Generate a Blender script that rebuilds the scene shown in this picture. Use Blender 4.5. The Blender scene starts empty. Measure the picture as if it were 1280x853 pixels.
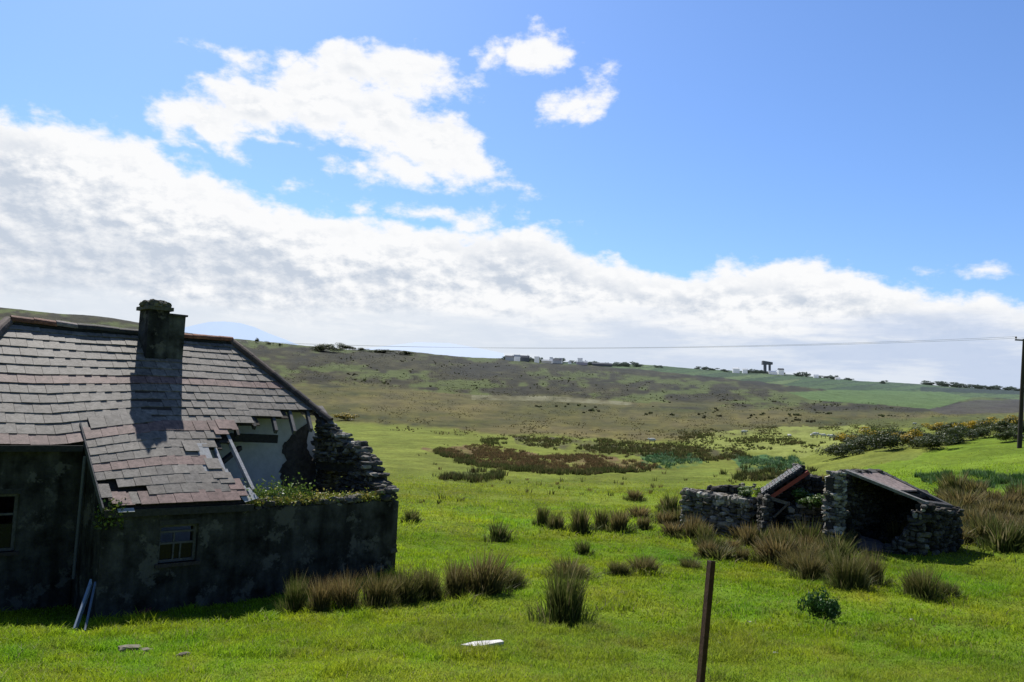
import bpy, math, random
import numpy as np
R = np.random.default_rng(7); random.seed(7)
C = bpy.context.scene.collection
PI = math.pi
# ------------------------------------------------------------------ camera model
F, PITCH, ROLL = 1012.0, math.radians(4.66), math.radians(2.565)
ZC = 4.11
CAM = np.array([0., 0., ZC])
def ray(x, y):
    ix = np.asarray(x, float)-640; iy = 426.5-np.asarray(y, float)
    u = ix*math.cos(ROLL)-iy*math.sin(ROLL); w = ix*math.sin(ROLL)+iy*math.cos(ROLL)
    cp, sp = math.cos(PITCH), math.sin(PITCH)
    return np.stack([u/F, cp-w/F*sp, sp+w/F*cp], -1)
def proj(P):
    P = np.asarray(P, float)-CAM
    cp, sp = math.cos(PITCH), math.sin(PITCH)
    yc = P[..., 1]*cp+P[..., 2]*sp; zc = -P[..., 1]*sp+P[..., 2]*cp
    yc = np.where(np.abs(yc) < .01, .01, yc)
    u = F*P[..., 0]/yc; w = F*zc/yc
    return 640+u*math.cos(ROLL)+w*math.sin(ROLL), 426.5+u*math.sin(ROLL)-w*math.cos(ROLL)
def at(x, y, Y):
    d = ray(x, y); return CAM+d*(Y/d[1])
def hit_plane(x, y, p0, n):
    d = ray(x, y); return CAM+d*(np.dot(p0-CAM, n)/np.dot(d, n))
# ------------------------------------------------------------------ noise
_perm = R.random((256, 256))
def vnoise(x, y):
    xi = np.floor(x).astype(int); yi = np.floor(y).astype(int)
    fx = x-xi; fy = y-yi; fx = fx*fx*(3-2*fx); fy = fy*fy*(3-2*fy)
    g = lambda a, b: _perm[a & 255, b & 255]
    return (g(xi, yi)*(1-fx)+g(xi+1, yi)*fx)*(1-fy)+(g(xi, yi+1)*(1-fx)+g(xi+1, yi+1)*fx)*fy
def fbm(x, y, s=1., o=4, seed=0):
    x = np.asarray(x, float)*s+seed*17.3; y = np.asarray(y, float)*s+seed*31.7
    v = 0; a = .5; t = 0
    for i in range(o):
        v = v+a*vnoise(x, y); t += a; a *= .5; x = x*2.03+5.1; y = y*2.03+9.7
    return v/t
# ------------------------------------------------------------------ terrain
YS = [3, 5, 7, 10, 13, 16, 20, 26, 34, 45, 60, 80, 110, 150, 220, 350, 600, 1000]
TAB = {
 -700: ([1070, 935, 880, 830, 796, 764, 714, 668, 634, 607, 586, 567, 550, 536, 518, 480, 402], 850, 374),
 -500: ([1080, 945, 890, 843, 804, 769, 722, 677, 645, 618, 596, 577, 559, 545, 529, 497, 438], 900, 396),
 -320: ([1085, 950, 896, 847, 803, 764, 723, 678, 648, 622, 602, 583, 565, 551, 533, 505, 465], 1050, 425),
 -140: ([1095, 958, 905, 849, 797, 755, 716, 680, 650, 626, 605, 586, 569, 554, 537, 513, 482, 450], 1250, 436),
 0: ([1100, 965, 913, 853, 798, 760, 723, 686, 657, 632, 611, 592, 574, 560, 544, 524, 497, 470], 1500, 446),
 160: ([1105, 970, 915, 856, 800, 763, 728, 692, 664, 638, 616, 596, 577, 562, 547, 531, 510, 486], 1700, 454),
 320: ([1110, 975, 918, 859, 803, 767, 734, 704, 676, 645, 615, 594, 575, 560, 545, 532, 515, 495], 1900, 465),
 460: ([1115, 980, 922, 863, 807, 770, 739, 709, 669, 632, 595, 562, 556, 549, 541, 533, 520, 503], 2100, 477),
 640: ([1120, 985, 928, 869, 813, 777, 746, 710, 672, 622, 572, 545, 543, 542, 539, 533, 525, 511], 2300, 488),
 780: ([1122, 988, 931, 872, 816, 780, 748, 708, 664, 610, 562, 538, 538, 540, 540, 537, 530, 518], 2400, 494)}
AS = np.array(sorted(TAB)); LY = np.linspace(math.log(.3), math.log(9000), 420)
_el = []
for a in AS:
    ys, Y1, y1 = TAB[a]
    Yl = YS[:len(ys)]+[Y1]; yl = list(ys)+[y1]
    ly = []; el = []
    for Y, y in zip(Yl, yl):
        d = ray(640+a, y); ly.append(math.log(Y)); el.append(d[2]/d[1])
    ly = [math.log(.3)]+ly; el = [-1.55/.3]+el
    for m, z in ((1.12, .92), (1.5, .25), (2.2, -.2)): ly.append(math.log(Y1*m)); el.append(el[len(Yl)]*z if z > 0 else -40/(Y1*m))
    ly.append(math.log(9000)); el.append(-40/9000)
    zz = np.interp(LY, ly, el)
    k = np.exp(-np.linspace(-2, 2, 11)**2); k /= k.sum()
    zs = np.convolve(np.pad(zz, 5, mode='edge'), k, 'valid')
    far = LY > math.log(Y1*.85)
    w8 = np.clip((LY-math.log(Y1*.7))/.2, 0, 1)
    _el.append(zs*(1-w8*.7)+zz*w8*.7)
_el = np.array(_el)
AF = np.linspace(-700, 780, 149)
_elf = np.array([np.interp(AF, AS, _el[:, j]) for j in range(_el.shape[1])])   # (LY, AF)
k = np.exp(-np.linspace(-2, 2, 13)**2); k /= k.sum()
_elf = np.array([np.convolve(np.pad(r, 6, mode='edge'), k, 'valid') for r in _elf])
def ground_z(x, y):
    x = np.asarray(x, float); y = np.asarray(y, float)
    th = np.arctan2(x, y); r = np.hypot(x, y)
    thc = np.clip(th, -.62, .66); a = 1000*np.tan(thc)
    Y = np.maximum(r*np.cos(thc), .31); l = np.log(Y)
    fi = np.clip((l-LY[0])/(LY[1]-LY[0]), 0, len(LY)-1.001); fa = np.clip((a-AF[0])/(AF[1]-AF[0]), 0, len(AF)-1.001)
    i = fi.astype(int); j = fa.astype(int); fi = fi-i; fa = fa-j
    e = (_elf[i, j]*(1-fi)+_elf[i+1, j]*fi)*(1-fa)+(_elf[i, j+1]*(1-fi)+_elf[i+1, j+1]*fi)*fa
    z = ZC+e*Y
    n = (fbm(x, y, .9, 3, 1)-.5)*.17*np.clip(Y/6, .3, 1)+(fbm(x, y, .22, 3, 2)-.5)*.40*np.clip((Y-6)/10, 0, 1)
    n += (fbm(x, y, .05, 4, 3)-.5)*np.clip((Y-40)/60, 0, 1)*.9+(fbm(x, y, .012, 5, 4)-.5)*np.clip((Y-200)/300, 0, 1)*6
    return z+n
_LL = np.exp(np.linspace(math.log(4), math.log(3200), 110))
def ground_at(x, y, LL=None):
    LL = _LL if LL is None else LL
    d = ray(x, y); P = CAM+d[None, :]*(LL/d[1])[:, None]
    g = ground_z(P[:, 0], P[:, 1]); below = np.nonzero(P[:, 2] < g)[0]
    i = below[0] if len(below) else len(_LL)-1
    i = max(i, 1)
    if LL is _LL: return ground_at(x, y, np.linspace(LL[i-1]*.995, LL[i]*1.005, 14))
    a, b = P[i-1], P[i]; da = a[2]-g[i-1]; db = g[i]-b[2]; t = da/(da+db+1e-9) if len(below) else 1
    p = a+(b-a)*np.clip(t, 0, 1); p[2] = ground_z(p[0], p[1]); return p
# ------------------------------------------------------------------ mesh helpers
def make_mesh(name, V, faces, cols=None, smooth=False):
    """faces: list of int arrays (n,3)/(n,4)"""
    me = bpy.data.meshes.new(name); V = np.asarray(V, np.float32)
    me.vertices.add(len(V)); me.vertices.foreach_set('co', V.ravel())
    li = np.concatenate([np.asarray(f, np.int32).ravel() for f in faces])
    sz = np.concatenate([np.full(len(f), f.shape[1], np.int32) for f in faces])
    st = np.concatenate([[0], np.cumsum(sz)[:-1]]).astype(np.int32)
    me.loops.add(len(li)); me.loops.foreach_set('vertex_index', li)
    me.polygons.add(len(sz)); me.polygons.foreach_set('loop_start', st); me.polygons.foreach_set('loop_total', sz)
    me.update(calc_edges=True)
    if cols is not None:
        at_ = me.attributes.new('Col', 'FLOAT_COLOR', 'POINT')
        c = np.ones((len(V), 4), np.float32); c[:, :3] = cols; at_.data.foreach_set('color', c.ravel())
    me.polygons.foreach_set('use_smooth', np.full(len(sz), bool(smooth)))
    me.validate(); return me
class MB:
    def __init__(s): s.V = []; s.F = {}; s.C = []; s.n = 0
    def add(s, V, F, col=(.5, .5, .5)):
        V = np.asarray(V, float); F = np.asarray(F, int)
        s.V.append(V); s.F.setdefault(F.shape[1], []).append(F+s.n); s.n += len(V)
        c = np.asarray(col, float); s.C.append(np.broadcast_to(c, (len(V), 3)) if c.ndim == 1 else c)
    def hexa(s, P, col=(.5, .5, .5)):   # 8 corners: bottom 0-3, top 4-7
        s.add(P, [(0, 3, 2, 1), (4, 5, 6, 7), (0, 1, 5, 4), (1, 2, 6, 5), (2, 3, 7, 6), (3, 0, 4, 7)], col)
    def box(s, o, ax, ay, az, col=(.5, .5, .5)):  # corner + three edge vectors
        o, ax, ay, az = [np.asarray(q, float) for q in (o, ax, ay, az)]
        s.hexa([o, o+ax, o+ax+ay, o+ay, o+az, o+ax+az, o+ax+ay+az, o+ay+az], col)
    def bar(s, a, b, w, h, col=(.5, .5, .5), up=(0, 0, 1)):
        a, b = np.asarray(a, float), np.asarray(b, float); d = b-a; d /= np.linalg.norm(d)
        sd = np.cross(d, up); sd /= np.linalg.norm(sd)+1e-9; u = np.cross(sd, d)
        s.box(a-sd*w/2-u*h/2, b-a, sd*w, u*h, col)
    def tube(s, pts, rad, n=10, col=(.5, .5, .5), cap=True):
        pts = np.asarray(pts, float); rad = np.broadcast_to(rad, (len(pts),)); V = []
        for i, p in enumerate(pts):
            d = pts[min(i+1, len(pts)-1)]-pts[max(i-1, 0)]; d /= np.linalg.norm(d)
            a = np.cross(d, (0, 0, 1) if abs(d[2]) < .9 else (1, 0, 0)); a /= np.linalg.norm(a); b = np.cross(d, a)
            for k in range(n): V.append(p+rad[i]*(a*math.cos(2*PI*k/n)+b*math.sin(2*PI*k/n)))
        Fq = [(i*n+k, i*n+(k+1) % n, (i+1)*n+(k+1) % n, (i+1)*n+k) for i in range(len(pts)-1) for k in range(n)]
        m = len(V)
        s.add(V, Fq, col)
        if cap:
            for i0, p in ((0, pts[0]), ((len(pts)-1)*n, pts[-1])):
                s.add([V[i0+k] for k in range(n)]+[p], [(k, (k+1) % n, n) for k in range(n)], col)
    def mesh(s, name, smooth=False):
        return make_mesh(name, np.concatenate(s.V), [np.concatenate(f) for f in s.F.values()], np.concatenate(s.C), smooth)
    def build(s, name, mat, parent=None, smooth=False, **t):
        return obj(name, s.mesh(name, smooth), mat, parent, **t)
def obj(name, me, mat, parent=None, loc=None, **t):
    o = bpy.data.objects.new(name, me); C.objects.link(o)
    if mat is not None and len(me.materials) == 0: me.materials.append(mat)
    if parent is not None:
        o.parent = parent
        acc = np.zeros(3); q_ = parent
        while q_ is not None: acc += np.array(q_.location); q_ = q_.parent
        o.location = tuple(-acc)
    if loc is not None: o.location = loc
    for k_, v in t.items(): o[k_] = v
    return o
def thing(name, loc, label, category, group=None, rz=0):
    o = bpy.data.objects.new(name, None); C.objects.link(o); o.location = loc; o.rotation_euler = (0, 0, rz)
    o.empty_display_size = .2; o['label'] = label; o['category'] = category
    if group: o['group'] = group
    return o
def copy_thing(src, loc, rz=0, sc=(1, 1, 1), label=None, group=None):
    o = src.copy(); C.objects.link(o); o.location = loc; o.rotation_euler = (0, 0, rz); o.scale = sc
    if label: o['label'] = label
    if group: o['group'] = group
    for ch in src.children:
        c = ch.copy(); C.objects.link(c); c.parent = o
        for g in ch.children:
            q = g.copy(); C.objects.link(q); q.parent = c
    return o
# ------------------------------------------------------------------ materials
def mat(name, base=None, rough=.8, attr=True, nscale=8., namt=.35, bump=0., bscale=30., transl=0., spec=.3, metal=0., emit=0.):
    m = bpy.data.materials.new(name); m.use_nodes = True; N = m.node_tree.nodes; L = m.node_tree.links
    b = N['Principled BSDF']; b.inputs['Roughness'].default_value = rough; b.inputs['Specular IOR Level'].default_value = spec
    b.inputs['Metallic'].default_value = metal
    geo = N.new('ShaderNodeNewGeometry')
    tx = N.new('ShaderNodeTexNoise'); tx.inputs['Scale'].default_value = nscale; tx.inputs['Detail'].default_value = 6
    tx.inputs['Roughness'].default_value = .65
    L.new(geo.outputs['Position'], tx.inputs['Vector'])
    mr = N.new('ShaderNodeMapRange'); mr.inputs['From Min'].default_value = .3; mr.inputs['From Max'].default_value = .7
    mr.inputs['To Min'].default_value = 1-namt; mr.inputs['To Max'].default_value = 1+namt
    L.new(tx.outputs['Fac'], mr.inputs['Value'])
    vm = N.new('ShaderNodeVectorMath'); vm.operation = 'SCALE'; L.new(mr.outputs[0], vm.inputs['Scale'])
    if attr and base is None:
        a = N.new('ShaderNodeAttribute'); a.attribute_name = 'Col'; L.new(a.outputs['Color'], vm.inputs[0])
    else: vm.inputs[0].default_value = base
    L.new(vm.outputs[0], b.inputs['Base Color'])
    if bump:
        t2 = N.new('ShaderNodeTexNoise'); t2.inputs['Scale'].default_value = bscale; t2.inputs['Detail'].default_value = 5
        L.new(geo.outputs['Position'], t2.inputs['Vector'])
        bp = N.new('ShaderNodeBump'); bp.inputs['Strength'].default_value = 1; bp.inputs['Distance'].default_value = bump
        L.new(t2.outputs['Fac'], bp.inputs['Height']); L.new(bp.outputs[0], b.inputs['Normal'])
    if emit:
        L.new(vm.outputs[0], b.inputs['Emission Color']); b.inputs['Emission Strength'].default_value = emit
    if transl:
        t = N.new('ShaderNodeBsdfTranslucent'); L.new(vm.outputs[0], t.inputs['Color'])
        mx = N.new('ShaderNodeMixShader'); mx.inputs[0].default_value = transl
        L.new(b.outputs[0], mx.inputs[1]); L.new(t.outputs[0], mx.inputs[2]); L.new(mx.outputs[0], N['Material Output'].inputs[0])
    return m
M = dict(
 grass=mat('grass_blades', transl=.55, rough=.55, spec=.15, nscale=.6, namt=.22),
 veg=mat('rush_stems', transl=.42, rough=.6, spec=.25, nscale=3, namt=.25),
 leaf=mat('leaves', transl=.25, rough=.5, spec=.35, nscale=4, namt=.3),
 far=mat('far_growth', rough=.9, spec=.05, nscale=.4, namt=.3, transl=.45),
 slate=mat('slate', rough=.6, spec=.2, nscale=9, namt=.45, bump=.004, bscale=40),
 clay=mat('clay_tile', rough=.75, nscale=14, namt=.45, bump=.006, bscale=30),
 stone=mat('rough_stone', rough=.9, nscale=7, namt=.5, bump=.02, bscale=14),
 plaster=mat('weathered_render', rough=.95, spec=.1, nscale=2.6, namt=.8, bump=.02, bscale=9),
 inner=mat('interior_plaster', rough=.9, spec=.1, nscale=5, namt=.12, bump=.004, bscale=20),
 wood=mat('old_wood', rough=.8, nscale=16, namt=.4, bump=.004, bscale=40),
 paint=mat('painted', rough=.6, nscale=20, namt=.2),
 dark=mat('dark_void', (.006, .006, .007), rough=.9, attr=False),
 rust=mat('rusty_steel', rough=.75, nscale=25, namt=.5, bump=.003, bscale=60, metal=.2),
 wool=mat('wool', rough=1, nscale=10, namt=.15, bump=.02, bscale=25))
def weather(m):
    N = m.node_tree.nodes; L = m.node_tree.links; b = N['Principled BSDF']; src = b.inputs['Base Color'].links[0].from_socket
    g = N.new('ShaderNodeNewGeometry'); mp = N.new('ShaderNodeMapping'); mp.inputs['Scale'].default_value = (3.5, 3.5, .5); L.new(g.outputs['Position'], mp.inputs[0])
    t = N.new('ShaderNodeTexNoise'); t.inputs['Scale'].default_value = 1.; t.inputs['Detail'].default_value = 6; L.new(mp.outputs[0], t.inputs['Vector'])
    r = N.new('ShaderNodeMapRange'); r.inputs['From Min'].default_value = .38; r.inputs['From Max'].default_value = .6; r.inputs['To Min'].default_value = .55; r.inputs['To Max'].default_value = 1.25; L.new(t.outputs['Fac'], r.inputs[0])
    s = N.new('ShaderNodeVectorMath'); s.operation = 'SCALE'; L.new(src, s.inputs[0]); L.new(r.outputs[0], s.inputs['Scale'])
    t2 = N.new('ShaderNodeTexNoise'); t2.inputs['Scale'].default_value = 1.7; t2.inputs['Detail'].default_value = 8; t2.inputs['Roughness'].default_value = .7; L.new(g.outputs['Position'], t2.inputs['Vector'])
    r2 = N.new('ShaderNodeMapRange'); r2.inputs['From Min'].default_value = .56; r2.inputs['From Max'].default_value = .60; r2.inputs['To Max'].default_value = .75; L.new(t2.outputs['Fac'], r2.inputs[0])
    mx = N.new('ShaderNodeMix'); mx.data_type = 'RGBA'; L.new(r2.outputs[0], mx.inputs['Factor'])
    A = [i for i in mx.inputs if i.type == 'RGBA']; L.new(s.outputs[0], A[0]); A[1].default_value = (.15, .145, .125, 1)
    L.new([o for o in mx.outputs if o.type == 'RGBA'][0], b.inputs['Base Color'])
weather(M['plaster'])
def glass_mat():
    m = bpy.data.materials.new('dusty_glass'); m.use_nodes = True; b = m.node_tree.nodes['Principled BSDF']
    b.inputs['Specular IOR Level'].default_value = .2; b.inputs['Base Color'].default_value = (.012, .013, .015, 1); b.inputs['Roughness'].default_value = .15
    n = m.node_tree.nodes.new('ShaderNodeTexNoise'); n.inputs['Scale'].default_value = 6
    r = m.node_tree.nodes.new('ShaderNodeMapRange'); r.inputs['To Min'].default_value = .08; r.inputs['To Max'].default_value = .4
    m.node_tree.links.new(n.outputs['Fac'], r.inputs[0]); m.node_tree.links.new(r.outputs[0], b.inputs['Roughness'])
    return m
M['glass'] = glass_mat()
M['farpaint'] = mat('far_paint_haze_glow', rough=.8, nscale=.5, namt=.08, emit=.2)  # slight self-glow stands in for haze and brightens the shaded walls
M['fartree'] = mat('far_tree_haze_glow', rough=.9, spec=0, nscale=.5, namt=.2, transl=.3, emit=.5)  # glow of the leaves imitates airlight over the distance
def ground_mat():
    m = bpy.data.materials.new('ground'); m.use_nodes = True; N = m.node_tree.nodes; L = m.node_tree.links
    b = N['Principled BSDF']; b.inputs['Roughness'].default_value = 1; b.inputs['Specular IOR Level'].default_value = .05
    a = N.new('ShaderNodeAttribute'); a.attribute_name = 'Col'; g = N.new('ShaderNodeNewGeometry')
    v = a.outputs['Color']; L_ = []
    # three scales of patchiness
    for sc, lo, hi in ((2.5, .7, 1.3), (.35, .72, 1.28), (.05, .78, 1.22)):
        t = N.new('ShaderNodeTexNoise'); t.inputs['Scale'].default_value = sc; t.inputs['Detail'].default_value = 8
        t.inputs['Roughness'].default_value = .7
        L.new(g.outputs['Position'], t.inputs['Vector'])
        r = N.new('ShaderNodeMapRange'); r.inputs['From Min'].default_value = .32; r.inputs['From Max'].default_value = .68
        r.inputs['To Min'].default_value = lo; r.inputs['To Max'].default_value = hi; L.new(t.outputs['Fac'], r.inputs[0])
        s = N.new('ShaderNodeVectorMath'); s.operation = 'SCALE'; L.new(v, s.inputs[0]); L.new(r.outputs[0], s.inputs['Scale']); v = s.outputs[0]
    L.new(v, b.inputs['Base Color'])
    t = N.new('ShaderNodeTexNoise'); t.inputs['Scale'].default_value = 6; t.inputs['Detail'].default_value = 6
    L.new(g.outputs['Position'], t.inputs['Vector'])
    bp = N.new('ShaderNodeBump'); bp.inputs['Distance'].default_value = .05; L.new(t.outputs['Fac'], bp.inputs['Height']); L.new(bp.outputs[0], b.inputs['Normal'])
    return m
M['ground'] = ground_mat()
# ------------------------------------------------------------------ ground colours
def inpoly(px, py, poly):
    px = np.asarray(px); py = np.asarray(py); r = np.zeros(px.shape, bool); n = len(poly)
    for i in range(n):
        x1, y1 = poly[i]; x2, y2 = poly[(i+1) % n]
        c = ((y1 > py) != (y2 > py)) & (px < (x2-x1)*(py-y1)/(y2-y1+1e-9)+x1); r ^= c
    return r
REED = [(528, 562), (600, 556), (660, 568), (740, 570), (815, 577), (818, 587), (740, 590), (640, 586), (560, 572)]
HEDGE1 = [(640, 545), (760, 552), (860, 558), (930, 566), (935, 577), (860, 575), (760, 568), (650, 556)]
CLUMP = [(560, 594), (585, 587), (625, 591), (630, 601), (590, 604), (560, 602)]
IRIS1 = [(800, 570), (835, 567), (872, 571), (875, 579), (840, 586), (808, 584)]
IRIS2 = [(918, 572), (960, 570), (992, 575), (990, 586), (950, 592), (925, 582)]
IRIS3 = [(1150, 596), (1190, 590), (1250, 592), (1290, 598), (1290, 612), (1200, 611), (1160, 604)]
BROWN2 = [(910, 590), (950, 583), (1000, 588), (1010, 598), (960, 602), (918, 600)]
HED2 = [(860, 540), (1040, 553), (1030, 560), (900, 553), (850, 548)]
XB = [0, 420, 500, 600, 700, 820, 900, 1000, 1100, 1280]
LOWB = [530, 530, 534, 545, 548, 556, 548, 543, 528, 520]      # pasture / bog border
MIDB = [470, 482, 485, 493, 497, 503, 508, 513, 514, 514]      # bog / heath border
def ground_col(x, y, z):
    px, py = proj(np.stack([x, y, z], -1)); Y = np.maximum(y, .1)
    n1 = fbm(px, py*3, .02, 4, 11)-.5; n2 = fbm(px, py*3, .08, 4, 12)-.5; n3 = fbm(x, y, .35, 4, 13)-.5
    n4 = fbm(px, py*9, .011, 4, 15)-.5
    pyn = py+n1*10+n2*4
    past = np.stack([.140+.10*(n3+n1*.8), .205+.05*n3, .017+0*n3], -1)
    yel = np.array([.185, .205, .045])
    u = np.clip((650-pyn)/70, 0, 1)[..., None]*.8
    c = past*(1-u)+yel*u
    c = c*(.74+.52*fbm(x, y, .13, 3, 33))[..., None]
    # near worn yellowish bits
    s = np.clip(n3*3-.3, 0, 1)[..., None]*.4*(Y > 0)[..., None]; c = c*(1-s)+np.array([.17, .17, .04])*s
    c[inpoly(px, pyn, [(1060, 590), (1180, 560), (1290, 530), (1290, 640), (1150, 640)])] *= np.array([.85, 1.08, .6])
    lo = np.interp(px, XB, LOWB); mi = np.interp(px, XB, MIDB)
    far = Y > 70
    def blend(c, mask, col, k):
        k = np.clip(k, 0, 1)*mask; return c*(1-k[..., None])+np.asarray(col)*k[..., None]
    bog = np.stack([.118+.15*n4+.07*n2, .108+.10*n4+.06*n2, .040+.05*n4], -1)
    c = blend(c, far, bog, (lo-pyn)/5)
    c = blend(c, far & inpoly(px, pyn, [(860, 560), (870, 543), (980, 533), (1090, 532), (1060, 556), (1000, 572), (900, 562)]), (.24, .27, .07), .8+n2*2)
    c = blend(c, far & inpoly(px, pyn, [(1030, 524), (1180, 522), (1280, 518), (1290, 530), (1100, 535)]), (.09, .1, .035), .7+n2)
    heath = np.stack([.064+.07*n2, .057+.06*n2, .026+.02*n2], -1)
    c = blend(c, far, heath, (mi-pyn)/4)
    st = np.clip((n4+n2*.6)*7-.2, 0, 1)
    c = blend(c, far & (py < mi+2), (.12, .15, .04), st*.75)
    st = np.clip((-n4-n1*.6)*7-.7, 0, 1); c = blend(c, far & (py < mi+6), (.05, .046, .03), st*.8)
    c = blend(c, far & inpoly(px, py, [(590, 494), (700, 496), (790, 503), (790, 507), (690, 502), (590, 500)]), (.22, .21, .12), .7+n2*2)
    # far farmland
    fl = np.interp(px, [600, 720, 800, 960, 1100, 1280], [440, 455, 462, 480, 492, 500])
    farm = far & (py < fl+n1*6) & (Y > 500) & (px > 590+n1*120)
    c = blend(c, farm, (.085, .135, .05), 1)
    fn = np.floor(px/37+py*.08)*7.13+np.floor(py/5.5+px*.018)*3.7; hsh = (np.sin(fn)*43758.5) % 1
    c = blend(c, farm, (.16, .21, .075), np.clip(hsh-.45, 0, 1)*1.4); ln = (((px/37+py*.08) % 1) < .05) | (((py/5.5+px*.018) % 1) < .16); c = blend(c, farm & ln, (.045, .06, .035), .6); c = blend(c, farm, (.055, .075, .045), np.clip(.35-hsh, 0, 1)*2)
    g = inpoly(px, py+n1*4, [(985, 491), (1060, 488), (1180, 491), (1215, 497), (1165, 512), (1100, 506), (1010, 500)])
    c = blend(c, far & g & (Y > 300), (.12, .19, .055), .85)
    c = blend(c, far & inpoly(px, py+n1*6, [(1160, 512), (1220, 499), (1290, 500), (1290, 516), (1180, 518)]) & (Y > 300), (.085, .075, .06), .85)
    c = blend(c, far & (Y > 1200) & inpoly(px, py, [(1150, 484), (1290, 488), (1290, 494), (1150, 489)]), (.035, .045, .035), .8)
    for p, col in ((REED, (.15, .105, .05)), (BROWN2, (.11, .10, .04)), (HEDGE1, (.085, .08, .038)), (CLUMP, (.05, .06, .02)), (IRIS1, (.06, .13, .05)), (IRIS2, (.06, .13, .05)), (IRIS3, (.07, .15, .04))):
        c = blend(c, inpoly(px+n1*50, py+n2*8, p) & (Y > 30), col, .6+n2*2.2)
    c = blend(c, (Y > 25) & (Y < 45) & inpoly(px, py, [(800, 640), (860, 615), (1280, 640), (1280, 690), (900, 690)]), (.09, .10, .03), .5)
    hz = (1-np.exp(-np.maximum(Y-150, 0)/9000))[..., None]  # distance haze mixed into the ground colour
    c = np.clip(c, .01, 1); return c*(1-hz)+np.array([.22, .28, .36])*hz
def build_ground():
    th = np.concatenate([np.linspace(-PI, -.75, 50)[:-1], np.linspace(-.75, .75, 900), np.linspace(.75, PI, 50)[1:]])
    rr = np.concatenate([[.3], np.exp(np.linspace(math.log(1.2), math.log(9000), 780))])
    T, Q = np.meshgrid(th, rr); X = Q*np.sin(T); Y = Q*np.cos(T); Z = ground_z(X, Y)
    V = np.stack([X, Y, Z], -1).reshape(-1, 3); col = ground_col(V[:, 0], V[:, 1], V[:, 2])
    nt, nr = len(th), len(rr); i = np.arange(nr-1)[:, None]*nt+np.arange(nt-1)[None, :]; i = i.ravel()
    Fq = np.stack([i, i+1, i+nt+1, i+nt], -1)[:, ::-1]
    me = make_mesh('ground', V, [Fq], col, True)
    obj('ground', me, M['ground'], kind='structure', label='rolling green pasture rising to brown heath and far farmland')
build_ground()
# ------------------------------------------------------------------ ribbons (grass, rushes)
def ribbons(base, az, lean, h, w, cb, ct, face=None):
    """curved tapering blades; returns V,(quads,tris),cols"""
    n = len(base); d = np.stack([np.cos(az), np.sin(az), 0*az], -1)
    fa = R.random(n)*2*PI if face is None else face
    s = np.stack([np.cos(fa), np.sin(fa), 0*fa], -1)*(w/2)[:, None]
    up = np.array([0, 0, 1.])
    p0 = base; p1 = base+up*(h*.55)[:, None]+d*(lean*.3)[:, None]; p2 = base+up*(h*np.sqrt(np.clip(1-(lean/h*.6)**2, .15, 1)))[:, None]+d*lean[:, None]
    V = np.stack([p0-s, p0+s, p1+s*.8, p1-s*.8, p2], 1).reshape(-1, 3)
    i = np.arange(n)*5
    q = np.stack([i, i+1, i+2, i+3], -1); t = np.stack([i+3, i+2, i+4], -1)
    cm = cb*.5+ct*.5
    col = np.stack([cb, cb, cm, cm, ct], 1).reshape(-1, 3)
    return V, q, t, col
# ------------------------------------------------------------------ house frame
PHI = math.radians(47.766); D = np.array([math.sin(PHI), math.cos(PHI), 0]); P_ = np.array([math.cos(PHI), -math.sin(PHI), 0])
UP = np.array([0, 0, 1.]); HC = np.array([-2.585, 20, 0.])
ZE, KS, QR, QE = 1.861, .759, 4.842, 1.6
def H(s, q, z): return HC+D*s-P_*q+UP*z
def roof_z(q): return ZE+KS*q
TH = math.sqrt(1+KS*KS)
VS = (-P_+UP*KS)/TH            # up the slope
NS = np.cross(D, VS)
RN = -P_*0
def sq_of(pt): r = pt-HC; return float(np.dot(r, D)), float(-np.dot(r, P_))
def roof_sq(x, y, dz=0):
    n = np.cross(D, -P_+UP*KS); return sq_of(hit_plane(x, y, H(0, 0, ZE+dz), n))
def house_mask(x, y, m=.0):
    r0 = x-HC[0]; r1 = y-HC[1]; s = r0*D[0]+r1*D[1]; q = -(r0*P_[0]+r1*P_[1])
    return ((s > -6.7-m) & (s < m) & (q > -m) & (q < 8+m)) | ((s > -10.2) & (s <= -6.7) & (q > 1.6-m) & (q < 8))
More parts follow.
